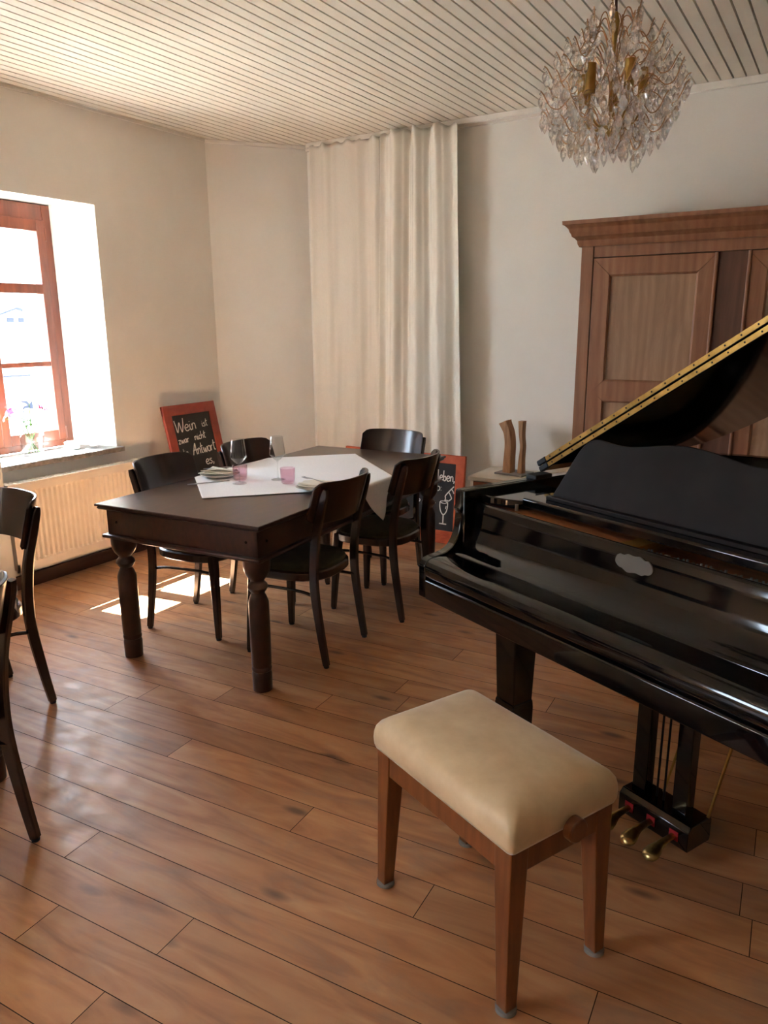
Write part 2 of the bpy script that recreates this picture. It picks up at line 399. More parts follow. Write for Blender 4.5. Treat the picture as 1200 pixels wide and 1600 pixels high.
struct(MB().prism([CA, CB, (CB[0], YB + .5), (XO, YB + .5), (XO, CA[1] + .3)], 0, ZT).build('wall_diagonal', M['plaster'], smooth=0))
struct(MB().box(CB[0] - .02, XR + .2, YB, YB + .3, 0, ZT).build('wall_back', M['plaster'], smooth=0))
struct(MB().box(XR, XR + .2, YF - .2, YB + .1, 0, ZT).build('wall_right', M['unseen_wall_paint'], smooth=0))
struct(MB().box(XO, XR + .2, YF - .2, YF, 0, ZT).build('wall_front', M['unseen_wall_paint'], smooth=0))
# cover strips under the ceiling
struct(MB().box(CB[0], XR, YB - .022, YB + .01, ZC - .04, ZC).build('trim_1', M['white_paint'], bevel=.003))
d = (Vector((CB[0], CB[1], 0)) - Vector((CA[0], CA[1], 0))).normalized(); nrm = Vector((d.y, -d.x, 0))
a_, b_ = Vector((CA[0], CA[1], 0)), Vector((CB[0], CB[1], 0))
struct(MB().prism([tuple(a_.xy), tuple(b_.xy), tuple((b_ + nrm * .018).xy), tuple((a_ + nrm * .018).xy)], ZC - .025, ZC).build('trim_2', M['white_paint'], bevel=.003))
struct(MB().box(XL, XL + .01, W1['y1'] - .9, CA[1], ZC - .02, ZC).build('trim_3', M['plaster'], bevel=.002))
# skirting
struct(MB().box(XL, XL + .022, W1['y0'], CA[1], 0, .085).build('baseboard_left', M['skirting'], bevel=.003))
struct(MB().box(CB[0], XR, YB - .02, YB, 0, .085).build('baseboard_back', M['skirting'], bevel=.003))
struct(MB().prism([tuple(a_.xy), tuple(b_.xy), tuple((b_ + nrm * .02).xy), tuple((a_ + nrm * .02).xy)], 0, .085).build('baseboard_diagonal', M['skirting'], bevel=.003))

# windows
def make_window(idx, w):
    ya, yb, zb, zt = w['gy0'], w['gy1'], .768, 2.30
    x0, x1 = XG - .07, XG
    root = bpy.data.objects.new('window_%d' % idx, None); COL.objects.link(root); struct(root)
    f = MB()
    fwid = .06
    f.box(x0, x1, ya, ya + fwid, zb, zt); f.box(x0, x1, yb - fwid, yb, zb, zt)
    f.box(x0, x1, ya + fwid, yb - fwid, zt - .1, zt); f.box(x0, x1, ya + fwid, yb - fwid, zb, zb + .05)
    f.build('window_frame', M['window_wood'], root, bevel=.005)
    mid = (ya + yb) / 2 + .02
    for k, (p, q) in enumerate(((ya + fwid, mid), (mid, yb - fwid))):
        s_ = MB(); st = .055
        s_.box(x0 + .01, x1 + .012, p, p + st, zb + .045, zt - .095); s_.box(x0 + .01, x1 + .012, q - st, q, zb + .045, zt - .095)
        s_.box(x0 + .01, x1 + .012, p + st, q - st, zb + .045, zb + .115); s_.box(x0 + .01, x1 + .012, p + st, q - st, zt - .165, zt - .095)
        s_.box(x0 + .012, x1 + .014, p + st, q - st, 1.755, 1.815); s_.box(x0 + .016, x1 + .006, p + st, q - st, 1.30, 1.332)
        sash = s_.build('sash', M['window_wood'], root, bevel=.004)
        g = MB()
        for za, zz in ((zb + .11, 1.305), (1.327, 1.76), (1.81, zt - .16)):
            g.box(x0 + .035, x0 + .039, p + st - .005, q - st + .005, za, zz)
        g.build('window_pane', M['pane'], sash, smooth=0)
    h = MB(); 
    for z in (.86, 2.12): h.tube([(x1 + .012, yb - .055, z - .04), (x1 + .012, yb - .055, z + .04)], .007, 10)
    h.build('window_hinge', M['window_wood'], root)
    s = MB().box(XG, (XL if idx == 1 else PX) + .045, (w['y0'] - .1 if idx == 1 else w['y0']), w['y1'] + .03, w['z0'] - .002, w['z0'] + .03)
    s.build('window_sill', M['sill_stone'], root, bevel=.004)
make_window(1, W1); make_window(2, W2)

# outside: sunlit yard and the white gabled house across the way
struct(MB().box(-70, XO - .01, -40, 60, -1.6, -1.5).build('ground_outside', M['ground'], smooth=0))
hs = thing('house', 'white gabled house across the yard seen through the window', 'house', (-25, 16.47, -1.5))
MB().prism([(-3.2, 0), (3.2, 0), (3.2, 2.6), (0, 3.66), (-3.2, 2.6)], -7, 0, axis='x').build('house_wall', M['house_white'], hs, smooth=0)
rf = MB()
for sg in (-1, 1):
    rf.prism([(0, 3.66), (sg * 3.4, 2.53), (sg * 3.4, 2.60), (0, 3.73)], -7.1, .2, axis='x')
rf.build('house_roof', M['house_grey'], hs, smooth=0)
for yy in (-.33, .1):
    MB().box(-.02, .03, yy, yy + .26, 3.2, 3.37).build('house_window', M['house_grey'], hs, smooth=0)
MB().box(-.02, .04, -.9, .75, 1.36, 1.42).build('house_eave', M['house_grey'], hs, smooth=0)
MB().box(-.02, .04, -.15, .25, .1, .55).build('house_hatch', M['house_grey'], hs, smooth=0)

# ------------------------------------------------------------------ light
wd = bpy.data.worlds.new('sky'); SC.world = wd; wd.use_nodes = True
wn = wd.node_tree.nodes; wk = wd.node_tree.links
bg = wn['Background']
tcw = wn.new('ShaderNodeTexCoord'); sx = wn.new('ShaderNodeSeparateXYZ'); rw = wn.new('ShaderNodeValToRGB')
wk.new(tcw.outputs['Generated'], sx.inputs[0])
mr = wn.new('ShaderNodeMapRange'); mr.inputs['From Min'].default_value = -1; mr.inputs['From Max'].default_value = 1
wk.new(sx.outputs[2], mr.inputs[0]); wk.new(mr.outputs[0], rw.inputs[0])
ce = rw.color_ramp; ce.elements[0].position = .47; ce.elements[0].color = (.46, .48, .48, 1); ce.elements[1].position = .53; ce.elements[1].color = (.75, .90, 1.12, 1)
e_ = ce.elements.new(1.0); e_.color = (.55, .75, 1, 1)
wk.new(rw.outputs[0], bg.inputs[0]); bg.inputs[1].default_value = SKY
sd = Vector((.8, .10, -1)).normalized()
sl = bpy.data.lights.new('sun', 'SUN'); so = bpy.data.objects.new('sun', sl); COL.objects.link(so)
so.rotation_euler = (-sd).to_track_quat('Z', 'Y').to_euler(); sl.energy = SUN; sl.angle = R(.53); sl.color = (.86, .95, 1.03)
for w in (W1, W2):                          # daylight portals in the two window openings
    pl = bpy.data.lights.new('daylight', 'AREA'); po = bpy.data.objects.new('daylight', pl); COL.objects.link(po)
    pl.shape = 'RECTANGLE'; pl.size = w['gy1'] - w['gy0'] - .12; pl.size_y = 1.5
    po.location = (XG - .09, (w['gy0'] + w['gy1']) / 2, 1.53); po.rotation_euler = (0, R(-90), 0)
    po.rotation_euler = Vector((-1, 0, 0)).to_track_quat('Z', 'Y').to_euler()
    pl.cycles.is_portal = True
SC.view_settings.view_transform = 'Standard'; SC.view_settings.look = 'None'; SC.view_settings.gamma = 1
SC.view_settings.exposure = EXPO
cy = SC.cycles
cy.max_bounces = 14; cy.diffuse_bounces = 6; cy.glossy_bounces = 6; cy.transmission_bounces = 12; cy.transparent_max_bounces = 24
cy.use_denoising = True; cy.sample_clamp_indirect = 20; cy.caustics_reflective = True; cy.caustics_refractive = False
cy.blur_glossy = 1.0
# ------------------------------------------------------------------ dining chairs
def superell(rx, ry, n=40, e=2.6, cx=0, cy=0, taper=0):
    out = []
    for k in range(n):
        t = 2 * PI * k / n; c, s = math.cos(t), math.sin(t)
        x = rx * math.copysign(abs(c) ** (2 / e), c); y = ry * math.copysign(abs(s) ** (2 / e), s)
        out.append((cx + x, cy + y * (1 + taper * x / rx)))
    return out
def ring_stack(sections):
    """closed shell from equal-length outlines at rising heights"""
    mb = MB(); n = len(sections[0][0])
    rings = [[(x, y, z) for x, y in o] for o, z in sections]
    return mb.sweep(rings, rings)
def make_chair(name, label):
    t = thing(name, label, 'chair')
    cx = .0
    ring_stack([(superell(.208, .205, e=2.9, taper=.06), .402), (superell(.214, .211, e=2.9, taper=.06), .408), (superell(.214, .211, e=2.9, taper=.06), .440), (superell(.206, .203, e=2.9, taper=.06), .447)]).build('seat_frame', M['chair_wood'], t)
    ring_stack([(superell(.200, .197, e=2.8, taper=.06), .444), (superell(.205, .202, e=2.8, taper=.06), .456), (superell(.196, .193, e=2.7, taper=.06), .469), (superell(.16, .157, e=2.5, taper=.05), .477), (superell(.09, .09, e=2.2), .481)]).build('seat_cushion', M['velvet_green'], t, smooth=60)
    for sg in (-1, 1):
        l = MB().bar([(.165, sg * .162, .432), (.172, sg * .167, .36), (.186, sg * .182, .15), (.193, sg * .190, .012)], (0, 1, 0), [.046, .044, .034, .028], [.046, .044, .034, .028], .35).build('front_leg', M['chair_wood'], t)
        MB().lathe([(.013, 0), (.014, .003), (.014, .013)], 12, (.193, sg * .190)).build('foot_glide', M['rubber'], l)
        ln = smoothline([(-.238, sg * .196, .012), (-.214, sg * .196, .16), (-.190, sg * .196, .34), (-.187, sg * .197, .47), (-.204, sg * .200, .62), (-.240, sg * .204, .76), (-.266, sg * .206, .852)], 5)
        n = len(ln); wd_ = [.026] * n; th = [.030 + .012 * math.sin(PI * min(1, i / n * 1.05)) for i in range(n)]
        th[-1] *= .55; th[-2] *= .85
        l = MB().bar(ln, (0, 1, 0), wd_, th, .35).build('rear_leg', M['chair_wood'], t)
        MB().lathe([(.012, 0), (.013, .003), (.013, .014)], 12, (-.238, sg * .196)).build('foot_glide', M['rubber'], l)
        MB().tube(smoothline([(-.192, sg * .19, .335), (-.1, sg * .17, .345), (.1, sg * .165, .345), (.172, sg * .168, .335)], 4), .008, 8).build('stretcher', M['chair_wood'], t)
    # bent plank of the back
    z0, z1, hw, th = .688, .882, .226, .013
    def edge(u):                                    # rounded plank outline: half height at u in -1..1
        c = .045 / hw; a = abs(u)
        return 1.0 if a < 1 - c else math.sqrt(max(0, 1 - ((a - 1 + c) / c) ** 2)) * .26 + .74
    def pt(i, j, off):
        u = i; y = hw * u; zc = (z0 + z1) / 2; z = zc + (z1 - z0) / 2 * j * edge(u)
        x = -.303 + .100 * abs(u) ** 2.6 - .29 * (z - zc) + off
        return (x, y, z)
    b = MB(); nu, nv = 28, 6
    for off in (0, th): b.grid(lambda s, v, o=off: pt(2 * s - 1, 2 * v - 1, o), nu, nv)
    N0 = (nu + 1) * (nv + 1)
    def idx(i, j, k): return k * N0 + j * (nu + 1) + i
    rim = [(i, 0) for i in range(nu)] + [(nu, j) for j in range(nv)] + [(i, nv) for i in range(nu, 0, -1)] + [(0, j) for j in range(nv, 0, -1)]
    for p, q in zip(rim, rim[1:] + rim[:1]): b.f.append((idx(*p, 0), idx(*q, 0), idx(*q, 1), idx(*p, 1)))
    b.build('backrest', M['chair_wood'], t, smooth=45, bevel=.003)
    return t
GC = 'chairs at the laid dining table'
LW = 'dark wooden chair with green velvet seat, '
ch = make_chair('dining_chair', LW + 'window side of laid table, nearer its bare end')
ch['group'] = GC; ch.location = (-2.795, 2.765, 0); ch.rotation_euler = (0, 0, R(8))
copy_thing(ch, (-2.775, 3.375, 0), R(4), LW + 'window side of laid table, nearer the corner')
copy_thing(ch, (-2.178, 2.79, 0), R(186), LW + 'piano side of laid table, nearest the stool')
copy_thing(ch, (-2.145, 3.46, 0), R(183.5), LW + 'piano side of laid table, beside hanging cloth tip')
copy_thing(ch, (-2.475, 3.935, 0), R(-91), LW + 'at the table end before the curtain')
GC2 = 'chairs at the table by the radiator'
copy_thing(ch, (-2.955, 1.548, 0), R(-98), 'dark wooden chair standing between the radiator and the white-clothed table', GC2)
copy_thing(ch, (-2.135, .895, 0), R(203), 'dark wooden chair closest to the camera, mostly its curved rear leg in view', GC2)

# ------------------------------------------------------------------ tables
def ogee_top(w, l, z):
    s = []
    for g, h in ((-.03, z - .030), (-.012, z - .026), (-.006, z - .02), (-.010, z - .014), (0, z - .011), (0, z - .003), (-.003, z)):
        a, b_ = w / 2 + g, l / 2 + g
        s.append(([(-a, -b_), (a, -b_), (a, b_), (-a, b_)], h))
    return ring_stack(s)
def turned_leg():
    mb = MB()
    prof = [(.030, 0), (.042, .004), (.044, .08), (.041, .09), (.039, .094), (.043, .099), (.044, .108), (.041, .116), (.043, .124), (.0445, .3), (.0435, .41), (.036, .432), (.030, .445), (.028, .452), (.036, .462), (.044, .476), (.040, .490), (.030, .500), (.029, .506), (.034, .514), (.046, .528), (.055, .548), (.058, .57), (.058, .612)]
    return mb.lathe(prof, 28)
def make_table(name, label, loc, rz, w, l, z=.765, group=None):
    t = thing(name, label, 'table', loc, rz, group)
    ogee_top(w, l, z).build('tabletop', M['table_wood'], t, smooth=20)
    a, b_ = w / 2 - .035, l / 2 - .035
    ap = MB()
    for x0, x1, y0, y1 in ((-a, a, -b_, -b_ + .025), (-a, a, b_ - .025, b_), (-a, -a + .025, -b_, b_), (a - .025, a, -b_, b_)): ap.box(x0, x1, y0, y1, .615, z - .028)
    ap.build('apron', M['table_wood'], t, bevel=.002)
    md = MB()
    for x0, x1, y0, y1 in ((-a - .022, a + .022, -b_ - .022, -b_ + .02), (-a - .022, a + .022, b_ - .02, b_ + .022), (-a - .022, -a + .02, -b_, b_), (a - .02, a + .022, -b_, b_)): md.box(x0, x1, y0, y1, .602, .620)
    md.build('apron_moulding', M['table_wood'], t, bevel=.007, seg=3)
    for sx_ in (-1, 1):
        for sy_ in (-1, 1):
            turned_leg().build('leg', M['table_wood'], t, loc=(sx_ * (a - .045), sy_ * (b_ - .045), 0))
    for k, (x, y) in enumerate([(sx_ * (a - .06), -b_ - .001) for sx_ in (-1, 1)] + [(a + .001, sy_ * (b_ - .06)) for sy_ in (-1, 1)]):
        MB().ell((x, y, .68), .007, .007, .007, 10).build('stud', M['satin_black'], t)
    return t
TL, TR_, TW, TLn = (-2.47, 3.14, 0), R(3.3), .93, 1.88
make_table('dining_table', 'long dark wooden dining table laid with a white cloth and glasses', TL, TR_, TW, TLn)
make_table('dining_table', 'dark table under a full white cloth by the radiator', (-2.835, .885, 0), 0, 1.0, .98)

def draped(name, label, corners_fn, nu, nv, tz, w, l, loc, rz, mat, group=None):
    """cloth lying on a table: what passes the edge hangs down"""
    hw, hl, rr_ = w / 2 + .004, l / 2 + .004, .012
    ci, si = math.cos(-rz), math.sin(-rz)
    def fn(u, v):
        x, y = corners_fn(u, v)
        dx, dy = x - loc[0], y - loc[1]
        a, b_ = dx * ci - dy * si, dx * si + dy * ci
        ea, eb = abs(a) - hw, abs(b_) - hl
        z = tz
        if ea > 0:
            z -= ea; flare = .03 * min(1, ea / .2) * (1 + .5 * math.sin(b_ * 30)); a = math.copysign(hw + min(ea, .006) + flare, a)
        if eb > 0:
            z -= eb * (1 if ea <= 0 else .35); b_ = math.copysign(hl + min(eb, .006) + .03 * min(1, eb / .2) * (1 + .5 * math.sin(a * 30)), b_)
        return (a, b_, z + .0008 * math.sin(a * 19 + 1) * math.cos(b_ * 23) + .001)
    mb = MB().grid(fn, nu, nv)
    o = mb.build(name, mat, None, smooth=60, solid=.0016, fix=False)
    o.location = loc; o.rotation_euler = (0, 0, rz)
    return tag(o, label, 'tablecloth', group)
a_v, b_v, P1 = Vector((-.767, .675)), Vector((.705, .715)), Vector((-2.515, 2.49))
draped('tablecloth', 'white square cloth laid cornerwise on the dark dining table', lambda u, v: tuple(P1 + a_v * u + b_v * v), 110, 110, .767, TW, TLn, TL, TR_, M['linen'])
draped('tablecloth', 'white cloth on the radiator-side table, only its corner in view', lambda u, v: (-3.45 + 1.235 * u, .28 + 1.21 * v), 70, 70, .767, 1.0, .98, (-2.835, .885, 0), 0, M['linen'])

# ------------------------------------------------------------------ things on the table
TZ = .7695
def wine_glass(label, x, y):
    t = thing('wine_glass', label, 'glass', (x, y, TZ), 0, 'wine glasses on the laid table')
    MB().lathe([(.0, .0005), (.034, .0005), (.036, .002), (.012, .005), (.0045, .012)], 32).build('foot', M['glass'], t)
    MB().lathe([(.0045, .010), (.0038, .05), (.0036, .09), (.0055, .100)], 16).build('stem', M['glass'], t)
    MB().lathe([(.004, .098), (.02, .110), (.041, .134), (.0415, .139), (.037, .18), (.0315, .228), (.0305, .228), (.036, .18), (.0403, .139), (.0395, .135), (.019, .112), (.001, .102)], 36, open_=True).build('bowl', M['glass'], t)
wine_glass('stemmed wine glass nearer the bare end, standing before the left pink tumbler', -2.585, 2.828)
wine_glass('stemmed wine glass farther along, standing behind the right pink tumbler', -2.475, 3.00)
def tumbler(label, x, y):
    o = MB().lathe([(.0, .004), (.028, .001), (.033, .006), (.037, .03), (.0385, .078), (.0375, .080), (.0365, .078), (.0345, .03), (.030, .010), (.001, .008)], 36, open_=True).build('tumbler', M['pink_glass'], None, smooth=50)
    o.location = (x, y, TZ); tag(o, label, 'glass', 'pink tumblers on the laid table')
tumbler('small pink glass tumbler in front of the folded napkin on the window side', -2.645, 2.90)
tumbler('small pink glass tumbler beside the plate on the piano side', -2.375, 2.955)
def plate(label, x, y):
    o = MB().lathe([(.0, .0015), (.058, .0008), (.064, .004), (.096, .0165), (.105, .019), (.105, .021), (.096, .0195), (.062, .0075), (.0, .006)], 40).build('plate', M['porcelain'], None, smooth=50)
    o.location = (x, y, TZ); tag(o, label, 'plate', 'plates on the laid table')
plate('white plate under the napkin on the window side of the cloth', -2.80, 2.915)
plate('white plate on the piano side, partly behind a chair back', -2.155, 2.905)
def napkin(label, x, y, rz):
    t = thing('napkin', label, 'napkin', (x, y, TZ + .0195), rz, 'folded napkins on the plates')
    for k in range(3):
        def fn(u, v, k=k):
            xx = (u - .5) * (.18 - .012 * k); yy = (v - .5) * (.125 - .018 * k) * (1.15 - .5 * u) + .008 * k
            return (xx, yy, .004 + .006 * k + .005 * math.sin(u * 5 + k) * math.sin(v * 3 + k * 2) + .010 * max(0, .35 - v))
        MB().grid(fn, 14, 10).build('fold', M['napkin'], t, smooth=60, solid=.004, fix=False)
napkin('ivory napkin folded on the window side plate', -2.80, 2.915, R(15))
napkin('ivory napkin folded on the piano side plate', -2.155, 2.905, R(190))
def fork(label, x, y, rz, z):
    t = thing('fork', label, 'fork', (x, y, z), rz)
    MB().bar(smoothline([(-.085, 0, .001), (-.02, 0, .003), (.03, 0, .006)], 4), (0, 1, 0), [.011, .010, .010, .009, .008, .006, .005, .005, .006], .0016, .2).build('handle', M['steel'], t)
    h = MB().bar([(.03, 0, .006), (.042, 0, .005), (.055, 0, .004)], (0, 1, 0), [.006, .018, .022], .0016, .2)
    for q in (-.0088, -.003, .003, .0088): h.bar([(.053, q, .004), (.078, q, .003), (.098, q, .006)], (0, 1, 0), [.0036, .0034, .0022], .0015, .2)
    h.build('fork_head', M['steel'], t)
fork('steel fork lying on the window side napkin', -2.80, 2.915, R(40), TZ + .0445)
fork('steel fork lying on the piano side napkin', -2.165, 2.905, R(165), TZ + .0445)
t = thing('knife', 'steel table knife lying beside the window side plate', 'knife', (-2.735, 2.765, TZ + .001), R(60))
MB().bar([(-.11, 0, .002), (-.06, 0, .002), (-.01, 0, .002)], (0, 1, 0), [.014, .013, .011], .004, .3).build('handle', M['steel'], t)
MB().prism([(-.01, -.006), (.06, -.009), (.10, -.006), (.108, .002), (.10, .005), (-.01, .006)], .001, .0026).build('blade', M['steel'], t)

# ------------------------------------------------------------------ radiator under the window
rd = thing('radiator', 'white ribbed panel radiator under the window', 'radiator', (-4.115, 3.02, 0))
y0, y1, z0, z1, xf = -.52, .62, .135, .665, .058
# ribbed front sheet
prof = []; y = y0 + .035
prof.append((y0 + .012, xf))
while y < y1 - .05:
    prof += [(y, xf), (y + .010, xf - .011), (y + .018, xf - .011), (y + .028, xf)]; y += .0345
prof.append((y1 - .012, xf))
fr_ = MB(); n = len(prof)
zs = [(z0 + .05, 0), (z0 + .062, 1), (z1 - .062, 1), (z1 - .05, 0)]
vs = []
for z, k in zs: vs += [((xx if k else xf), yy, z) for yy, xx in prof]
fs = [(j * n + i, j * n + i + 1, (j + 1) * n + i + 1, (j + 1) * n + i) for j in range(3) for i in range(n - 1)]
fr_.add(vs, fs)
fr_.box(xf - .016, xf, y0, y1, z0, z0 + .051); fr_.box(xf - .016, xf, y0, y1, z1 - .051, z1 - .012)
fr_.box(xf - .016, xf, y0, y0 + .014, z0, z1 - .012); fr_.box(xf - .016, xf, y1 - .014, y1, z0, z1 - .012)
fr_.build('front_panel', M['radiator'], rd, smooth=25)
MB().box(-.035, -.02, y0, y1, z0, z1 - .01).build('back_panel', M['radiator'], rd, bevel=.004)
for yy in (y0, y1 - .012): MB().box(-.035, xf - .004, yy, yy + .012, z0 + .01, z1).build('side_cover', M['radiator'], rd, bevel=.003)
gr = MB(); gr.box(-.035, -.028, y0, y1, z1 - .012, z1); gr.box(xf - .012, xf - .002, y0, y1, z1 - .014, z1)
k = 0; y = y0
while y < y1:
    gr.box(-.03, xf - .01, y, y + (.012 if k % 4 else .022), z1 - .012, z1 - .001); y += .03; k += 1
gr.build('top_grille', M['radiator'], rd, bevel=.001)
for yy in (-.4, .45): MB().box(-.054, -.034, yy, yy + .03, .2, .6).build('bracket', M['radiator'], rd)
MB().tube([(0, y1 - .06, z0 + .02), (0, y1 - .06, .0)], .008, 10).build('pipe', M['radiator'], rd)

# ------------------------------------------------------------------ on the window sill
SZ = .766
v = MB().lathe([(.0, .004), (.052, .001), (.058, .005), (.063, .04), (.083, .168), (.0815, .169), (.0605, .042), (.054, .014), (.001, .012)], 12, open_=True).build('flower_vase', M['glass'], None, smooth=20)
v.location = (-4.325, 2.86, SZ); tag(v, 'clear ribbed glass vase holding cut flowers on the window sill', 'vase')
fl_spec = [(-.085, -.10, .235, 'w', 'large white blossom lowest on the room side of the vase'), (-.02, -.115, .265, 'p', 'bright pink blossom over the left rim of the vase'), (.0, -.05, .30, 'w', 'white blossom left of the tallest one in the vase'),
           (.02, .0, .335, 'w', 'tallest white blossom in the vase'), (.03, .06, .29, 'p', 'pink blossom right of the tallest white one in the vase'), (-.01, .12, .275, 'p', 'pink blossom farthest right in the vase'),
           (-.06, .05, .255, 'w', 'white blossom low over the front rim of the vase'), (-.05, -.03, .28, 'p', 'pale pink blossom in the middle of the bunch')]
for k, (dx, dy, hz, c, lab) in enumerate(fl_spec):
    rd_ = random.Random(k)
    f = thing('cut_flower', lab, 'flower', (-4.325, 2.86, SZ + .016), 0, 'cut flowers in the vase')
    MB().tube(smoothline([(-dx * .3, -dy * .3, .002), (0, 0, .07), (dx * .45, dy * .45, .16), (dx, dy, hz - .01)], 4), .0024, 6).build('stem', M['leaf'], f)
    bl = MB(); c0 = Vector((dx, dy, hz))
    ax = Vector((dx * 2 + .05, dy * 2, .15)).normalized(); q = ax.to_track_quat('Z', 'Y').to_matrix()
    for j in range(6):
        an = j * PI / 3 + rd_.random() * .3; s_ = .034 + .008 * rd_.random()
        def pf(u, v_, an=an, s_=s_):
            w = math.sin(PI * min(1, u * .92 + .04)) * .42 * s_ * (v_ - .5) * 2
            p = Vector((u * s_, w, .012 * u - .02 * u * u + .006 * abs(v_ - .5)))
            return c0 + q @ (Matrix.Rotation(an, 3, 'Z') @ p)
        bl.grid(pf, 5, 4)
    bl.build('blossom', M['petal_pink' if c == 'p' else 'petal_white'], f, smooth=60, fix=False, solid=.0012)
    lf = MB()
    for j in range(2):
        h_ = .10 + .05 * j + .03 * rd_.random(); p0 = Vector((dx * .45, dy * .45, .165 + .03 * j)); dr = Vector((rd_.uniform(-1, .4), rd_.uniform(-1, 1), .5)).normalized()
        sd_ = dr.cross(Vector((0, 0, 1))).normalized()
        lf.grid(lambda u, v_, p0=p0, dr=dr, sd_=sd_: p0 + dr * (.06 * u) + Vector((0, 0, -.03 * u * u)) + sd_ * ((v_ - .5) * .02 * math.sin(PI * (u * .94 + .03))), 6, 2)
    lf.build('leaves', M['leaf'], f, smooth=60, fix=False, solid=.0008)
t = thing('tealight_holder', 'round white tealight holder in the sun on the window sill', 'candle holder', (-4.335, 3.155, SZ))
MB().lathe([(.0, .0), (.044, .0), (.048, .004), (.049, .046), (.046, .048), (.042, .046), (.041, .02), (.0, .018)], 32).build('bowl', M['porcelain'], t, smooth=40)
MB().lathe([(.0, .02), (.036, .02), (.036, .036), (.0, .036)], 24).build('tealight', M['wax'], t)
t = thing('glass_candle_holder', 'small clear glass candle holder at the shaded end of the sill', 'candle holder', (-4.265, 3.27, SZ))
MB().lathe([(.0, .006), (.03, .001), (.034, .006), (.037, .06), (.036, .061), (.033, .012), (.001, .010)], 28, open_=True).build('glass_cup', M['glass'], t, smooth=50)
MB().lathe([(.0, .012), (.028, .012), (.028, .022), (.0, .022)], 24).build('tealight', M['wax'], t)

# ------------------------------------------------------------------ curtain and rail
rl = MB().box(CB[0] + .05, -1.2, YB - .085, YB - .055, ZC - .032, ZC).build('curtain_rail', M['white_paint'], bevel=.003)
tag(rl, 'white curtain rail under the ceiling along the back wall', 'curtain rail')
def curtain(label, top, bot, amp, nf, ph, seed, edge=0):
    rd_ = random.Random(seed)
    fr = [rd_.uniform(.75, 1.3) for _ in range(nf)]; tot = sum(fr); ac = [0]
    for q in fr: ac.append(ac[-1] + q / tot)
    am = [rd_.uniform(.55, 1.25) for _ in range(nf)]
    def fold(u, h):
        k = min(nf - 1, max(0, next((i for i in range(nf) if u <= ac[i + 1]), nf - 1)))
        t_ = (u - ac[k]) / (ac[k + 1] - ac[k])
        return am[k] * math.sin(PI * t_) ** (1.5) * (1 if k % 2 else -1)
    def fn(u, v):
        h = v
        x = (top[0] + (top[1] - top[0]) * u) * (1 - h) + (bot[0] + (bot[1] - bot[0]) * u) * h
        x += .010 * math.sin(9 * u + 5 * h + seed) * h
        a = amp * (.55 + .45 * math.cos(h * 2.2 + u * 3 + seed) ** 2)
        pinch = max(0, 1 - h / .045)
        y = YB - .07 - .028 - .035 * edge - a * (1 + .8 * pinch) * fold((u + .012 * math.sin(h * 4 + u * 9 + seed)) % 1.0, h)
        y += .004 * math.sin(40 * u + 17 * h) * h - .02 * edge * u
        for hc in (.615, .70): y += .004 * math.exp(-((h - hc) / .006) ** 2)
        z = (ZC - .03) * (1 - h) + .015 * h + (.010 * math.sin(u * nf * 6) * pinch)
        return (x, min(y, YB - .028), z)
    mb = MB().grid(fn, nf * 18, 110)
    o = mb.build('curtain', M['curtain'], None, smooth=70, fix=False, solid=.0015)
    tag(o, label, 'curtain', 'curtains on the back wall')
curtain('cream curtain panel hanging flatter, nearer the cut corner', (-3.60, -2.99), (-3.60, -2.97), .016, 6, 0, 3)
curtain('cream curtain panel in deep folds, nearer the wardrobe', (-2.965, -2.365), (-3.01, -2.285), .040, 7, 1, 8, 1)

# ------------------------------------------------------------------ wardrobe
WX0, WX1, WY, WZ = -1.368, .208, 4.385, 1.972
wr = thing('wardrobe', 'large brown panelled wooden wardrobe behind the piano', 'wardrobe', ((WX0 + WX1) / 2, WY, 0))
hw = (WX1 - WX0) / 2; dp = .56
b = MB(); b.box(-hw, -hw + .02, .03, dp, .06, WZ); b.box(hw - .02, hw, .03, dp, .06, WZ); b.box(-hw, hw, dp - .015, dp, .06, WZ); b.box(-hw, hw, .03, dp, WZ - .02, WZ); b.box(-hw, hw, .03, dp, .06, .1)
b.build('body', M['oak_dark'], wr)
for sg in (-1, 1): MB().box(min(sg * hw, sg * (hw - .068)), max(sg * hw, sg * (hw - .068)), 0, .04, 0, WZ).build('corner_post', M['oak_frame'], wr, bevel=.003)
MB().box(-hw + .068, hw - .068, .006, .035, 1.902, WZ).build('frieze', M['oak_frame'], wr, bevel=.002)
MB().box(-hw + .068, hw - .068, .006, .035, .0, .14).build('plinth', M['oak_frame'], wr, bevel=.002)
MB().box(-.07, .07, .012, .035, .14, 1.902).build('centre_post', M['oak_dark'], wr, bevel=.002)
cp = [(.02, WZ - .012), (-.012, WZ - .012), (-.02, WZ + .004), (-.022, WZ + .02), (-.032, WZ + .032), (-.046, WZ + .042), (-.05, WZ + .056), (-.056, WZ + .064), (-.062, WZ + .082), (-.078, WZ + .098), (-.088, WZ + .102), (-.09, WZ + .122), (.02, WZ + .122)]
n = len(cp); cv = []
for sx_, ey in ((-1, 1), (-1, 0), (1, 0), (1, 1)):
    for y, z in cp:
        cv.append((sx_ * (hw - y), y if ey == 0 else dp, z))
cf = []
for s_ in range(3):
    for k in range(n): cf.append((s_ * n + k, s_ * n + (k + 1) % n, (s_ + 1) * n + (k + 1) % n, (s_ + 1) * n + k))
mbc = MB(); mbc.add(cv, cf); mbc.box(-hw, hw, .0, dp, WZ + .08, WZ + .12)
mbc.build('cornice', M['oak_frame'], wr, smooth=25)
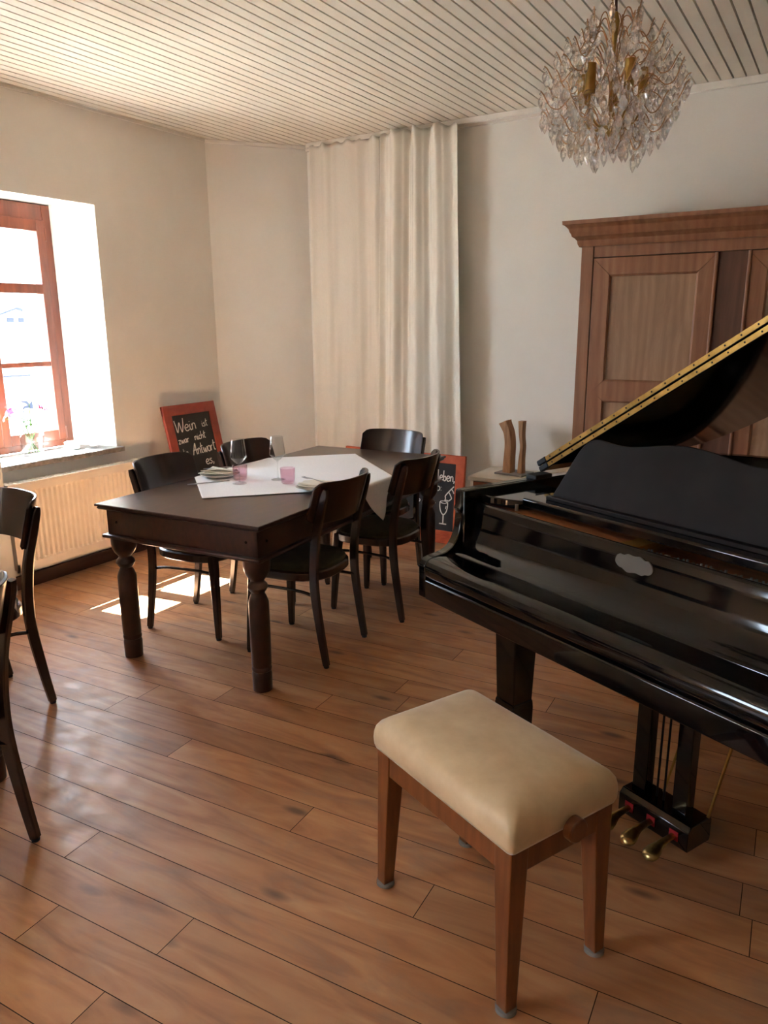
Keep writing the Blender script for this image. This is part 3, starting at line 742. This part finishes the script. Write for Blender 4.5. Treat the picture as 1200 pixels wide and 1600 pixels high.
for sg in (-1, 1):
    xa, xb = (-hw + .072, -.072) if sg < 0 else (.072, hw - .072)
    d = MB(); st = .092
    # mitred upper frame, mid rail, lower frame
    def frame_ring(xa, xb, za, zb, w, y0, y1):
        o_ = [(xa, za), (xb, za), (xb, zb), (xa, zb)]; i_ = [(xa + w, za + w), (xb - w, za + w), (xb - w, zb - w), (xa + w, zb - w)]
        for k in range(4):
            l = (k + 1) % 4
            d.prism([o_[k], o_[l], i_[l], i_[k]], y0, y1, axis='y')
    frame_ring(xa, xb, 1.135, 1.897, st, .0, .03)
    frame_ring(xa, xb, .145, 1.205, st, .0004, .03)
    dr = d.build('door', M['oak_frame'], wr, bevel=.0025)
    for za, zb in ((1.228, 1.804), (.238, 1.112)):
        MB().box(xa + st - .005, xb - st + .005, .014, .024, za - .005, zb + .005).build('door_panel', M['oak_panel'], dr)
        mo = MB()
        def rail(p, q, r_=.007): mo.tube([p, q], r_, 8)
        A, B_, C_, D_ = (xa + st, .010, za), (xb - st, .010, za), (xb - st, .010, zb), (xa + st, .010, zb)
        for p, q in ((A, B_), (B_, C_), (C_, D_), (D_, A)): rail(p, q)
        mo.build('panel_moulding', M['oak_frame'], dr)
    xs_ = xb if sg < 0 else xa
    MB().tube([(xs_ - sg * -.006, -.004, .15), (xs_ - sg * -.006, -.004, 1.897)], .009, 10).build('closing_strip', M['oak_frame'], dr)
    MB().ell((xb - .045 if sg < 0 else xa + .045, -.012, 1.16), .012, .02, .012, 12).build('door_knob', M['old_brass'], dr)

# ------------------------------------------------------------------ side cabinet with sculpture
cbx = thing('side_cabinet', 'low wooden cabinet with cream top between curtain and wardrobe', 'cabinet', (-1.85, 4.75, 0))
MB().box(-.265, .265, -.205, .205, .528, .556).build('top', M['cream_laminate'], cbx, bevel=.003)
b = MB(); b.box(-.25, -.23, -.19, .2, .05, .528); b.box(.23, .25, -.19, .2, .05, .528); b.box(-.25, .25, .185, .2, .05, .528); b.box(-.25, .25, -.19, .2, .05, .07); b.box(-.25, .25, -.185, -.14, .0, .05)
b.build('body', M['cream_laminate'], cbx, bevel=.002)
dw = MB().box(-.228, .228, -.2, -.182, .40, .522).build('drawer', M['cabinet_wood'], cbx, bevel=.003)
MB().ell((0, -.212, .46), .012, .014, .012, 12).build('knob', M['old_brass'], dw)
for sg in (-1, 1):
    q = MB().box(min(.003 * sg, .228 * sg), max(.003 * sg, .228 * sg), -.2, -.182, .075, .394).build('door', M['cabinet_wood'], cbx, bevel=.003)
    MB().ell((sg * .03, -.212, .25), .012, .014, .012, 12).build('knob', M['old_brass'], q)
scu = thing('wood_sculpture', 'two curved carved wooden uprights on a grey plate on the cabinet', 'sculpture', (-1.875, 4.77, .5565), R(-8))
MB().box(-.105, .105, -.085, .085, 0, .012).build('base_plate', M['grey_metal'], scu, bevel=.002)
ln = smoothline([(-.03, -.02, .010), (-.028, -.02, .10), (-.024, -.02, .20), (-.035, -.02, .28), (-.062, -.02, .335), (-.07, -.02, .352)], 5)
m_ = len(ln); MB().bar(ln, (1, 0, .0), [.064 - .012 * math.sin(PI * i / m_) + .022 * max(0, i / m_ - .6) for i in range(m_)], .07, .15).build('broad_upright', M['oak_light'], scu, bevel=.003)
ln = smoothline([(.055, .0, .010), (.056, .0, .10), (.062, .0, .19), (.052, .0, .27), (.050, .0, .362)], 5); m_ = len(ln)
MB().bar(ln, (1, 0, 0), [.040 - .018 * math.sin(PI * i / m_) for i in range(m_)], .05, .15).build('slim_upright', M['oak_light'], scu, bevel=.002)
# ------------------------------------------------------------------ grand piano (local x along the keyboard, y into the case)
GA = R(-25.39)
pn = thing('grand_piano', 'black lacquered grand piano with raised lid and closed keyboard lid', 'piano', (-1.2105, 2.2114, 0), GA)
W = 1.50
LQ = M['lacquer']
bent = [(W, .62), (1.49, .72), (1.45, .80), (1.36, .87), (1.22, .94), (1.06, 1.04), (.93, 1.17), (.84, 1.32), (.76, 1.46), (.65, 1.58), (.50, 1.655), (.32, 1.67), (.16, 1.62), (.05, 1.52), (0, 1.38)]
outl = [tuple(p.xy) for p in smoothline([(x, y, 0) for x, y in bent], 4)]
outer = [(0, .16)] + [(W, .16)] + outl                     # counter-clockwise from front left
def inset(poly, d):
    n = len(poly); out = []
    for i in range(n):
        a, b_, c = Vector(poly[i - 1]), Vector(poly[i]), Vector(poly[(i + 1) % n])
        u, v = (b_ - a).normalized(), (c - b_).normalized()
        nu, nv = Vector((-u.y, u.x)), Vector((-v.y, v.x))
        k = (nu + nv); k = k / max(.3, k.dot(nu)) if k.length > 1e-6 else nu
        out.append(tuple(b_ + k * d))
    return out
inner = inset(outer, .05)
# rim: wall between outer and inner outline, open at the front
n = len(outer); rm = MB()
path = list(range(1, n)) + [0]                              # from front right round the tail to front left
vs = []
for i in path:
    o_, q = outer[i], inner[i]
    if i in (0, 1): q = (q[0], o_[1])
    vs += [(o_[0], o_[1], .66), (o_[0], o_[1], .985), (q[0], q[1], .985), (q[0], q[1], .66)]
fs = []
for k in range(len(path) - 1):
    for e in range(4): fs.append((k * 4 + e, k * 4 + (e + 1) % 4, k * 4 + 4 + (e + 1) % 4, k * 4 + 4 + e))
fs += [(0, 1, 2, 3), tuple(4 * (len(path) - 1) + e for e in (3, 2, 1, 0))]
rm.add(vs, fs)
rm.build('rim', LQ, pn, smooth=40, bevel=.004)
MB().prism(inset(outer, .02), .64, .67).build('soundboard', M['pin_block'], pn, smooth=0)
arm = [(0, .62), (0, .732), (.004, .746), (.015, .757), (.035, .763), (.065, .767), (.095, .773), (.120, .787), (.140, .812), (.152, .845), (.157, .885), (.158, .905), (.152, .912), (.152, .922), (.157, .930), (.157, .978), (.161, .984), (.17, .9865), (.60, .9865), (.60, .62)]
for x0, x1 in ((-.001, .037), (W - .037, W + .001)):
    MB().prism(arm, x0, x1, axis='x').build('arm', LQ, pn, smooth=40, bevel=.005, seg=3)
MB().box(.0, W, .012, .60, .622, .668).build('key_bed', LQ, pn, bevel=.003)
MB().prism([(.002, .618), (.0, .625), (.0, .684), (.004, .689), (.03, .689), (.03, .618)], .038, W - .038, axis='x').build('key_slip', LQ, pn, bevel=.0015)
nose = [(.014, .693), (.004, .697), (.0, .706), (-.001, .722), (.001, .738), (.007, .750), (.018, .758), (.034, .762), (.055, .763), (.117, .763), (.117, .752), (.03, .745), (.018, .70)]
MB().prism(nose, .040, W - .040, axis='x').build('key_lid_flap', LQ, pn, smooth=50)
fb_ = [(.1185, .757), (.1185, .764), (.121, .767), (.135, .772), (.150, .778), (.165, .787), (.180, .800), (.191, .815), (.199, .834), (.203, .856), (.206, .90), (.209, .930), (.213, .936), (.220, .938), (.229, .936), (.232, .93), (.226, .86), (.212, .80), (.18, .77), (.14, .757)]
fbd = MB().prism(fb_, .040, W - .040, axis='x').build('key_lid', LQ, pn, smooth=50)
# blank cartouche plate
cp_ = [(-.060, .012), (-.050, .021), (-.036, .020), (-.022, .026), (.0, .024), (.020, .027), (.036, .020), (.048, .021), (.060, .010), (.063, -.004), (.054, -.016), (.040, -.019), (.028, -.024), (.006, -.022), (-.02, -.027), (-.038, -.019), (-.052, -.016), (-.063, -.004)]
cp_ = [tuple(p.xy) for p in smoothline([(x, z, 0) for x, z in cp_], 4, True)]
MB().prism([(.742 + x, .893 + z) for x, z in cp_], .2015, .206, axis='y').build('name_plate', M['plaque'], fbd, smooth=30)
# top of the action: pin block, felt, dampers, plate
MB().box(.06, .66, .233, .46, .86, .930).build('pin_block', M['pin_block'], pn, bevel=.002)
MB().box(.66, .72, .233, .44, .86, .932).build('plate_block', M['gold_paint'], pn, bevel=.002)
MB().box(.72, W - .06, .233, .46, .84, .905).build('wrest_plank', M['pin_block'], pn)
tp = MB(); rd_ = random.Random(4)
for k in range(150):
    u = .73 + .70 * (k % 50) / 50; v = .236 + .012 * (k // 50) + rd_.uniform(-.003, .003)
    tp.tube([(u, v, .903), (u, v, .925 + rd_.uniform(0, .008))], .0035, 5)
tag(tp.build('tuning_pins', M['steel'], pn, smooth=0), kind='stuff')
pl_ = inset(outer, .075); pl_ = [(x, max(y, .48)) for x, y in pl_]
MB().prism(pl_, .855, .87).build('iron_plate', M['gold_paint'], pn, smooth=0)
stg = MB()
for k in range(60):
    u = .12 + 1.25 * k / 59
    y1_ = max([y for (x, y) in inner if abs(x - u) < .12 and y > .5] + [.62]) - .1
    stg.tube([(u, .49, .885), (u, max(.6, y1_), .885)], .001, 4)
tag(stg.build('strings', M['steel'], pn, smooth=0), kind='stuff')
# cheek panels and music shelf
for mir in (0, 1):
    fx = (lambda u: W - u) if mir else (lambda u: u)
    pg = [(.037, .235), (.10, .236), (.16, .25), (.20, .268), (.23, .29), (.25, .32), (.25, .53), (.037, .53)]
    MB().prism([(fx(u), v) for u, v in pg], .935, .965).build('cheek_panel', LQ, pn, smooth=40, bevel=.004)
MB().prism([(.262, .952), (.258, .958), (.258, .977), (.263, .983), (.53, .983), (.53, .952)], .235, W - .235, axis='x').build('music_shelf', LQ, pn, smooth=30, bevel=.002)
MB().tube([(.20, .266, .93), (.20, .266, .952)], .006, 10).build('shelf_knob', M['steel'], pn)
half = [(.298, .985), (.312, 1.02), (.335, 1.075), (.352, 1.12), (.368, 1.155), (.388, 1.180), (.410, 1.193), (.435, 1.197), (.465, 1.194), (.51, 1.189), (.56, 1.190), (.61, 1.198), (.66, 1.207), (.71, 1.213), (.75, 1.215)]
hp = [tuple(p.xy) for p in smoothline([(x, z, 0) for x, z in half], 4)]
desk = hp + [(W - x, z) for x, z in hp[-2::-1]]
tilt = Matrix.Translation((0, .325, .985)) @ Matrix.Rotation(R(-17), 4, 'X') @ Matrix.Translation((0, 0, -.985))
md_ = MB().prism([(x, .985 + (z - .985) * 1.02) for x, z in desk], 0, .016, axis='y', M=tilt)
md_.build('music_desk', M['satin_black'], pn, smooth=40, bevel=.003)
MB().box(.30, W - .30, .30, .322, .983, .997).build('desk_ledge', M['satin_black'], pn, bevel=.002)
for u in (.38, .56, .94, 1.12): MB().box(u, u + .06, .315, .33, .984, .99).build('desk_hinge', M['brass'], pn, bevel=.001)
# lid: hinged on the straight bass side, front flap folded back on top of it
LA = R(31.9)
lidM = Matrix.Translation((.0, 0, 1.004)) @ Matrix.Rotation(-LA, 4, 'Y')
HV = .592
lp = [(x, y) for x, y in outer if y > HV]
# outline of the main lid from the hinge line back
lo_ = [(-.012, HV), (W + .012, HV)] + [(x + (.012 if x > .75 else -.006), y + .006) for x, y in outl if y > HV + .02] + [(-.012, 1.38)]
MB().prism(lo_, 0, .021, M=lidM).build('lid', LQ, pn, smooth=40, bevel=.003)
MB().box(-.012, W + .012, HV, HV + .43, .0235, .0445, M=lidM).build('lid_front_flap', LQ, pn, bevel=.003)
for z0_, z1_ in ((.003, .0185), (.0265, .042)):
    hg = MB().box(.03, W + .005, HV - .0035, HV + .001, z0_, z1_, M=lidM).build('lid_hinge', M['brass'], pn)
    for k in range(26):
        c = lidM @ Vector((.055 + 1.42 * k / 25, HV - .004, (z0_ + z1_) / 2))
        MB().ell(c, .0032, .0022, .0032, 8).build('hinge_screw', M['rubber'], hg)
    MB().box(-.02, .03, HV - .006, HV + .02, z0_ - .003, z1_ + .003, M=lidM).build('lid_buffer', M['rubber'], pn, bevel=.004)
MB().tube([lidM @ Vector((-.003, HV + .0, .022)), lidM @ Vector((-.003, 1.36, .022))], .006, 8).build('bass_hinge', M['brass'], pn)
MB().box(-.004, .05, .50, .585, .982, 1.0).build('lid_rest', M['rubber'], pn, bevel=.004)
# prop stick from the treble rim up to the lid
pt_ = lidM @ Vector((1.30, .80, -.004))
MB().bar([(1.44, .66, .96), tuple(pt_)], (0, 1, 0), .022, .022, .2).build('lid_prop', LQ, pn)
# legs
for x, y in ((.165, .32), (W - .165, .32), (.45, 1.36)):
    mb = MB()
    mb.bar([(x, y, .63), (x, y, .60), (x, y, .20)], (0, 1, 0), [.118, .118, .094], [.118, .118, .094], .08)
    lg = mb.build('leg', LQ, pn, bevel=.002)
    fo = MB(); fo.bar([(x, y, .205), (x, y, .195), (x, y, .17), (x, y, .065), (x, y, .06)], (0, 1, 0), [.09, .100, .104, .100, .09], [.09, .100, .104, .100, .09], .1)
    fo.build('leg_foot', LQ, lg)
    cs = MB(); cs.box(x - .018, x + .018, y - .02, y + .02, .035, .062); cs.tube([(x - .012, y, .022), (x + .012, y, .022)], .022, 20)
    cs.build('caster', M['brass'], lg)
# pedal lyre
ly0, ly1 = .680, .930
bx = MB().prism([(.296, .045), (.300, .038), (.405, .038), (.41, .045), (.41, .112), (.400, .120), (.312, .120), (.296, .104)], ly0, ly1, axis='x').build('lyre_box', LQ, pn, bevel=.003)
for u in (.700, .845):
    MB().box(u, u + .050, .330, .368, .118, .625).build('lyre_post', LQ, pn, bevel=.003)
for u in (.722, .803, .884):
    MB().box(u - .015, u + .015, .2935, .297, .060, .090).build('pedal_felt', M['felt_red'], bx)
    pm = MB(); rings = []
    for d_, wd_, th_, dz in ((.0, .010, .007, .073), (.03, .011, .007, .072), (.055, .013, .007, .070), (.075, .018, .008, .066), (.09, .024, .010, .060), (.104, .026, .012, .054), (.116, .021, .012, .050), (.123, .008, .006, .048)):
        rings.append([(u + wd_ * math.cos(2 * PI * k / 14), .297 - d_, dz + th_ * math.sin(2 * PI * k / 14)) for k in range(14)])
    pm.sweep(rings, rings).build('pedal', M['old_brass'], bx, smooth=50)
for u in (.775, .800): MB().tube([(u, .355, .12), (u + .002, .355, .63)], .0035, 8).build('pedal_rod', M['satin_black'], pn)
MB().tube([(.925, .395, .115), (1.01, .42, .63)], .0048, 10).build('lyre_brace', M['brass'], pn)
MB().tube([(.77, .395, .115), (.86, .44, .63)], .004, 10).build('lyre_brace', M['brass'], pn)

# ------------------------------------------------------------------ piano stool
st_ = thing('piano_stool', 'cream cushioned piano stool with four brown wooden legs', 'stool', (-.672, 1.600, 0), R(-24.6))
L2, D2 = .262, .166
for sx_ in (-1, 1):
    for sy_ in (-1, 1):
        xo, yo = sx_ * L2, sy_ * D2
        mb = MB()
        xb, yb = sx_ * (L2 + .004), sy_ * (D2 + .002)
        sec = lambda cx, cy, w: [(cx, cy), (cx - sx_ * w, cy), (cx - sx_ * w, cy - sy_ * w), (cx, cy - sy_ * w)]
        rings = [[(x, y, z) for x, y in sec(*p, w)] for p, w, z in (((xb, yb), .034, .006), ((xo, yo), .052, .36), ((xo, yo), .054, .440))]
        lg = mb.sweep(rings, rings).build('leg', M['stool_wood'], st_, bevel=.0025)
        MB().lathe([(.022, 0), (.026, .003), (.0255, .013), (.023, .014)], 20, (xb - sx_ * .017, yb - sy_ * .017)).build('foot_cap', M['clear_plastic'], lg)
for s in (-1, 1):
    MB().box(-L2 + .05, L2 - .05, min(s * (D2 - .004), s * (D2 - .026)), max(s * (D2 - .004), s * (D2 - .026)), .367, .438).build('seat_rail', M['stool_wood'], st_, bevel=.002)
    MB().box(min(s * (L2 - .004), s * (L2 - .026)), max(s * (L2 - .004), s * (L2 - .026)), -D2 + .05, D2 - .05, .367, .438).build('seat_rail', M['stool_wood'], st_, bevel=.002)
    kb = MB().tube([(s * (L2 - .01), 0, .446), (s * (L2 + .028), 0, .446)], .010, 16)
    kb.tube([(s * (L2 + .018), 0, .446), (s * (L2 + .020), 0, .446), (s * (L2 + .040), 0, .446), (s * (L2 + .043), 0, .446)], [.024, .029, .029, .025], 24)
    kb.build('height_knob', M['stool_wood'], st_, smooth=35)
def rrect(a, b_, r, n=7):
    out = []
    for cx, cy, a0 in ((a - r, b_ - r, 0), (-a + r, b_ - r, 90), (-a + r, -b_ + r, 180), (a - r, -b_ + r, 270)):
        for k in range(n + 1):
            t_ = R(a0 + 90 * k / n); out.append((cx + r * math.cos(t_), cy + r * math.sin(t_)))
    return out
secs = [(rrect(L2 - .004, D2 - .004, .010), .412), (rrect(L2 + .006, D2 + .006, .014), .4135), (rrect(L2 + .010, D2 + .010, .016), .425), (rrect(L2 + .012, D2 + .012, .018), .445), (rrect(L2 + .011, D2 + .011, .019), .462), (rrect(L2 + .008, D2 + .008, .020), .476), (rrect(L2 + .001, D2 + .001, .022), .488), (rrect(L2 - .010, D2 - .010, .024), .497), (rrect(L2 - .026, D2 - .025, .026), .504), (rrect(L2 - .055, D2 - .05, .03), .511), (rrect(L2 - .10, D2 - .085, .03), .516), (rrect(L2 - .17, D2 - .125, .03), .519)]
ring_stack([(o_, z + .022) for o_, z in secs]).build('cushion', M['champagne'], st_, smooth=70)

# ------------------------------------------------------------------ chalkboards with handwriting
GL = {'W': [[(0, 1.02), (.06, .6), (.14, .02), (.36, .78), (.42, .5), (.5, .0), (.66, .5), (.74, 1.1)]],
      'e': [[(.0, .26), (.16, .26), (.3, .34), (.26, .5), (.12, .5), (.0, .28), (.08, .04), (.22, 0), (.36, .1)]],
      'i': [[(.04, .5), (.03, .15), (.08, .0), (.18, .06)], [(.05, .72), (.06, .68)]],
      'n': [[(0, .5), (.03, .3), (.02, 0)], [(.03, .3), (.14, .5), (.27, .44), (.29, .15), (.30, 0)]],
      's': [[(.26, .46), (.12, .5), (.04, .38), (.2, .24), (.24, .08), (.1, -.02), (0, .06)]],
      't': [[(.1, .95), (.08, .4), (.12, .04), (.24, .04)], [(-.03, .62), (.26, .66)]],
      'z': [[(0, .46), (.15, .49), (.3, .48)], [(.3, .48), (.15, .24), (.0, .02)], [(0, .02), (.16, 0), (.32, .03)]],
      'w': [[(0, .5), (.04, .2), (.12, .02), (.22, .4), (.26, .1), (.36, .02), (.46, .5)]],
      'a': [[(.28, .42), (.14, .5), (.0, .26), (.1, .02), (.24, .16), (.3, .48), (.29, .1), (.38, .02)]],
      'r': [[(0, .5), (.03, .3), (.02, 0)], [(.03, .3), (.12, .46), (.24, .46)]],
      'c': [[(.28, .42), (.14, .5), (0, .26), (.1, .02), (.28, .06)]],
      'h': [[(.02, 1), (.01, .5), (0, 0)], [(.02, .3), (.14, .48), (.26, .4), (.28, 0)]],
      'd': [[(.28, .4), (.12, .5), (0, .25), (.1, .02), (.24, .12), (.30, .5), (.32, 1)], [(.31, .6), (.3, .1), (.38, .02)]],
      'A': [[(-.02, .0), (.14, .5), (.36, 1.02), (.36, .5), (.42, 0)], [(.02, .36), (.22, .42), (.5, .4)]],
      'o': [[(.16, .5), (.02, .38), (.04, .08), (.2, 0), (.32, .2), (.28, .44), (.14, .5)]],
      'l': [[(.03, 1.05), (.02, .5), (.05, .06), (.18, .04)]],
      'b': [[(.03, 1.0), (.02, .5), (.04, .06), (.2, .0), (.3, .22), (.2, .46), (.05, .34)]],
      'u': [[(0, .5), (.02, .12), (.14, 0), (.27, .2), (.3, .5)], [(.3, .5), (.3, .1), (.38, .02)]],
      ',': [[(.04, .08), (.07, .0), (.0, -.16)]], ':': [[(.05, .44), (.06, .41)], [(.05, .08), (.06, .05)]]}
GW = {'W': .78, 'e': .40, 'i': .2, 'n': .38, 's': .34, 't': .30, 'z': .38, 'w': .52, 'a': .42, 'r': .30, 'c': .34, 'h': .36, 'd': .44, 'A': .54, 'o': .38, 'l': .22, 'b': .38, 'u': .42, ',': .16, ':': .16}
def stroke(mb, pts, r, y):
    """a flat chalk line lying on the board face"""
    P = smoothline([(x, 0, z) for x, z in pts], 4); n = len(P); rings = []
    for i in range(n):
        t_ = (P[min(i + 1, n - 1)] - P[max(i - 1, 0)]); t_ = t_.normalized() if t_.length > 1e-9 else Vector((1, 0, 0))
        s_ = Vector((-t_.z, 0, t_.x)) * r
        a, b_ = P[i] + s_, P[i] - s_
        rings.append([(a.x, y, a.z), (b_.x, y, b_.z), (b_.x, y - .0012, b_.z), (a.x, y - .0012, a.z)])
    mb.sweep(rings, rings)
def word(text, x, z, size, width, r, y, panel, slope=0):
    tot = sum(GW[c] for c in text); k = width / tot; mb = MB(); cx = 0
    for c in text:
        for s_ in GL[c]: stroke(mb, [(x + (cx + px) * k, z + slope * (cx + px) * k + pz * size) for px, pz in s_], r, y)
        cx += GW[c]
    return mb.build('chalk_writing', M['chalk'], panel, smooth=0)
def chalkboard(label, loc, rz, tilt, w, h, rail, top, foot, wood):
    t = thing('chalkboard', label, 'chalkboard', loc, rz, None, tilt)
    f = MB(); th = .026
    f.box(-w / 2, w / 2, -th, 0, h - top, h); f.box(-w / 2, w / 2, -th, 0, 0, foot)
    f.box(-w / 2, -w / 2 + rail, -th + .0006, -.0006, .002, h - .001); f.box(w / 2 - rail, w / 2, -th + .0006, -.0006, .002, h - .001)
    fr = f.build('frame', wood, t, bevel=.005, seg=2)
    if foot > .08:
        for z in (.03, .055): MB().box(-w / 2 + .004, w / 2 - .004, -th - .006, -th + .002, z, z + .012).build('frame_bead', wood, fr, bevel=.003)
    p = MB().box(-w / 2 + rail - .004, w / 2 - rail + .004, -.018, -.008, foot - .004, h - top + .004).build('slate', M['slate'], t)
    return t, p
hL = 1.02; wL = .515
t, p = chalkboard('red framed chalkboard with German wine saying, leaning by the radiator', (-3.90, 3.985, 0), R(90), R(-12.5), wL, hL, .072, .075, .09, M['board_frame'])
x0, zt, yf = -wL / 2 + .072, hL - .075, -.0185
word('Wein', x0 + .012, zt - .125, .088, .205, .0036, yf, p, .06); word('ist', x0 + .275, zt - .105, .055, .060, .0024, yf, p, .06)
word('zwar', x0 + .015, zt - .205, .055, .105, .0026, yf, p, .06); word('nicht', x0 + .175, zt - .195, .055, .115, .0026, yf, p, .06)
word('die', x0 + .02, zt - .295, .050, .065, .0024, yf, p, .06); word('Antwort', x0 + .13, zt - .300, .080, .235, .0036, yf, p, .05)
word('es,', x0 + .235, zt - .385, .072, .085, .003, yf, p, .05); word('in', x0 + .235, zt - .475, .055, .05, .0026, yf, p, .05)
wR, hR = 1.015, .645
t, p = chalkboard('wide red framed chalkboard with drawn wine glass, standing before the curtain', (-2.745, 4.735, 0), 0, R(-5), wR, hR, .072, .062, .095, M['board_frame_light'])
xr, zt, yf = wR / 2 - .072, hR, -.0185
word('leben,', xr - .140, zt - .185, .072, .138, .0038, yf, p, -.03)
word('uo:', xr - .185, zt - .262, .062, .085, .0036, yf, p, 0)
dr = MB()
cx, zr = xr - .082, zt - .340
bowl = [(-.030, .0), (-.031, -.03), (-.024, -.065), (-.010, -.088), (.0, -.092), (.010, -.088), (.024, -.065), (.031, -.03), (.030, .0)]
stroke(dr, [(cx + a, zr + b_) for a, b_ in bowl], .0038, yf)
stroke(dr, [(cx - .030, zr), (cx - .012, zr - .010), (cx + .012, zr - .010), (cx + .030, zr)], .003, yf)
stroke(dr, [(cx - .028, zr + .003), (cx, zr + .007), (cx + .028, zr + .003)], .0028, yf)
stroke(dr, [(cx, zr - .092), (cx, zr - .125), (cx, zr - .160)], .0045, yf)
stroke(dr, [(cx - .030, zr - .161), (cx, zr - .161), (cx + .028, zr - .161)], .0045, yf)
stroke(dr, [(cx + .020, zr - .03), (cx + .016, zr - .05)], .0028, yf)
# the pouring bottle neck above it
for pts in ([(.074, .118), (.04, .082), (.010, .045), (.012, .028), (.006, .006)], [(.006, .006), (.020, .014), (.036, .010), (.052, .022), (.060, .030)], [(.034, .076), (.050, .052), (.060, .030)], [(.056, .098), (.070, .080), (.076, .066)]):
    stroke(dr, [(cx + a, zr + b_) for a, b_ in pts], .0038, yf)
dr.build('chalk_drawing', M['chalk'], p, smooth=0)
sq = MB()
for pts in ([(-.195, -.335), (-.180, -.330), (-.176, -.350), (-.165, -.366), (-.150, -.352)], [(-.315, -.32), (-.312, -.345), (-.308, -.362)], [(-.298, -.312), (-.300, -.345), (-.290, -.360), (-.276, -.346), (-.292, -.334)], [(-.322, -.345), (-.300, -.342)], [(-.318, -.43), (-.310, -.458), (-.318, -.478), (-.300, -.468), (-.305, -.486), (-.285, -.490)]):
    stroke(sq, [(xr + a, zt + b_) for a, b_ in pts], .0034, yf)
sq.build('chalk_writing', M['chalk'], p, smooth=0)

# ------------------------------------------------------------------ crystal chandelier
CC = Vector((-.652, 2.281, 2.175))
cd = thing('chandelier', 'egg shaped crystal chandelier hanging from the panelled ceiling', 'chandelier', CC)
rd_ = random.Random(21)
MB().tube(smoothline([(0, 0, ZC - CC.z), (.006, 0, .45), (-.004, 0, .30), (0, 0, .18)], 4), .004, 8).build('cord', M['cord'], cd)
MB().lathe([(.0, .185), (.006, .182), (.012, .16), (.009, .13), (.005, .10), (.005, -.09), (.010, -.105), (.007, -.12), (.0, -.125)], 16).build('stem', M['brass'], cd)
MB().lathe([(.0, .0), (.045, .0), (.055, .70 - .69), (.045, .014), (.0, .014)], 24).build('canopy', M['brass'], cd, loc=(0, 0, ZC - CC.z - .0142))
for k in range(5):
    an = 2 * PI * k / 5 + .5; c, s_ = math.cos(an), math.sin(an)
    a = MB().tube(smoothline([(c * .008, s_ * .008, -.10), (c * .05, s_ * .05, -.10), (c * .085, s_ * .085, -.06), (c * .085, s_ * .085, -.03)], 4), .0035, 8).build('candle_arm', M['brass'], cd)
    MB().lathe([(.0, -.03), (.014, -.03), (.014, .045), (.0, .045)], 14, (c * .085, s_ * .085)).build('candle_sleeve', M['brass'], a)
def env(z):
    tb = [(.20, .05), (.165, .085), (.125, .125), (.08, .155), (.04, .175), (0, .19), (-.04, .185), (-.08, .165), (-.11, .13), (-.135, .09), (-.17, .03)]
    for (a, ra), (b_, rb) in zip(tb, tb[1:]):
        if a >= z >= b_: return ra + (rb - ra) * (a - z) / (a - b_)
    return .02
def drop(L, w):
    """bead and cut almond hanging from the origin"""
    mb = MB(); n = 6
    def bip(zs, rs, tw=0):
        mb.lathe(list(zip(rs, zs)), n)
    bip([-.001, -.006, -.011], [.0004, .0058, .0004])
    z = -.013
    bip([z - L, z - L * .62, z - L * .35, z - L * .08, z], [.0006, w * .86, w, w * .35, .0006])
    return mb
dv = [drop(.030, .0084), drop(.040, .0102), drop(.050, .0112)]
view = (Vector((0, 0, H)) - CC).normalized()
tips = []; wires = []
tier = [(.185, 4), (.155, 5), (.122, 7), (.088, 8), (.05, 9), (.012, 10), (-.026, 10), (-.062, 8), (-.095, 6), (-.122, 4)]
for ti, (z, n) in enumerate(tier):
    for k in range(n):
        an = 2 * PI * (k + .5 * (ti % 2)) / n + rd_.uniform(-.12, .12); Rr = env(z) * rd_.uniform(.88, 1.06)
        tw = rd_.uniform(-.35, .35); cu = rd_.uniform(.004, .020)
        def P_(r, da, dz): return (r * math.cos(an + da), r * math.sin(an + da), z + dz)
        wr_ = smoothline([P_(Rr * .22, -tw * .6, -.035), P_(Rr * .42, -tw * .2, .0), P_(Rr * .60, tw * .2, -.002), P_(Rr * .76, tw * .4, -.030), P_(Rr * .90, tw * .3, -.026), P_(Rr * 1.0, tw * .1, cu * .2), P_(Rr * 1.05, 0, cu)], 4)
        wires.append(wr_)
        for q, j in ((1.0, -2), (.9, -5), (.78, -9), (.6, -13)):
            p = wr_[j]; tips.append((Vector(p), rd_.choice((0, 0, 1, 1, 2)) if z > -.1 else rd_.choice((1, 2))))
# hanging fringe under the belly
for k in range(110):
    z = rd_.uniform(-.135, -.02); Rr = env(z) * rd_.uniform(.5, 1.0); an = rd_.uniform(0, 2 * PI)
    tips.append((Vector((Rr * math.cos(an), Rr * math.sin(an), z)), rd_.choice((0, 1, 2))))
wires.sort(key=lambda w: -Vector(w[-3]).dot(view))
for w in wires: MB().tube(w, .0016, 6, True).build('branch', M['wire_gold'], cd)
tips.sort(key=lambda p: -p[0].dot(view))
dm = [d.build('crystal_drop', M['crystal'], cd, smooth=0) for d in dv]
for o in dm: o.location = (0, 0, 0)
for k, (p, q) in enumerate(tips[:100]):
    o = dm[q].copy(); COL.objects.link(o); o.parent = cd; o.location = p; o.rotation_euler = (rd_.uniform(-.1, .1), rd_.uniform(-.1, .1), rd_.uniform(0, 6))
for o in dm: bpy.data.objects.remove(o)
mb = MB()
for p, q in tips[100:]:
    mb.join(dv[q], Matrix.Translation(p) @ Matrix.Rotation(rd_.uniform(0, 6), 4, 'Z'))
tag(mb.build('crystal_drops', M['crystal'], cd, smooth=0), kind='stuff')
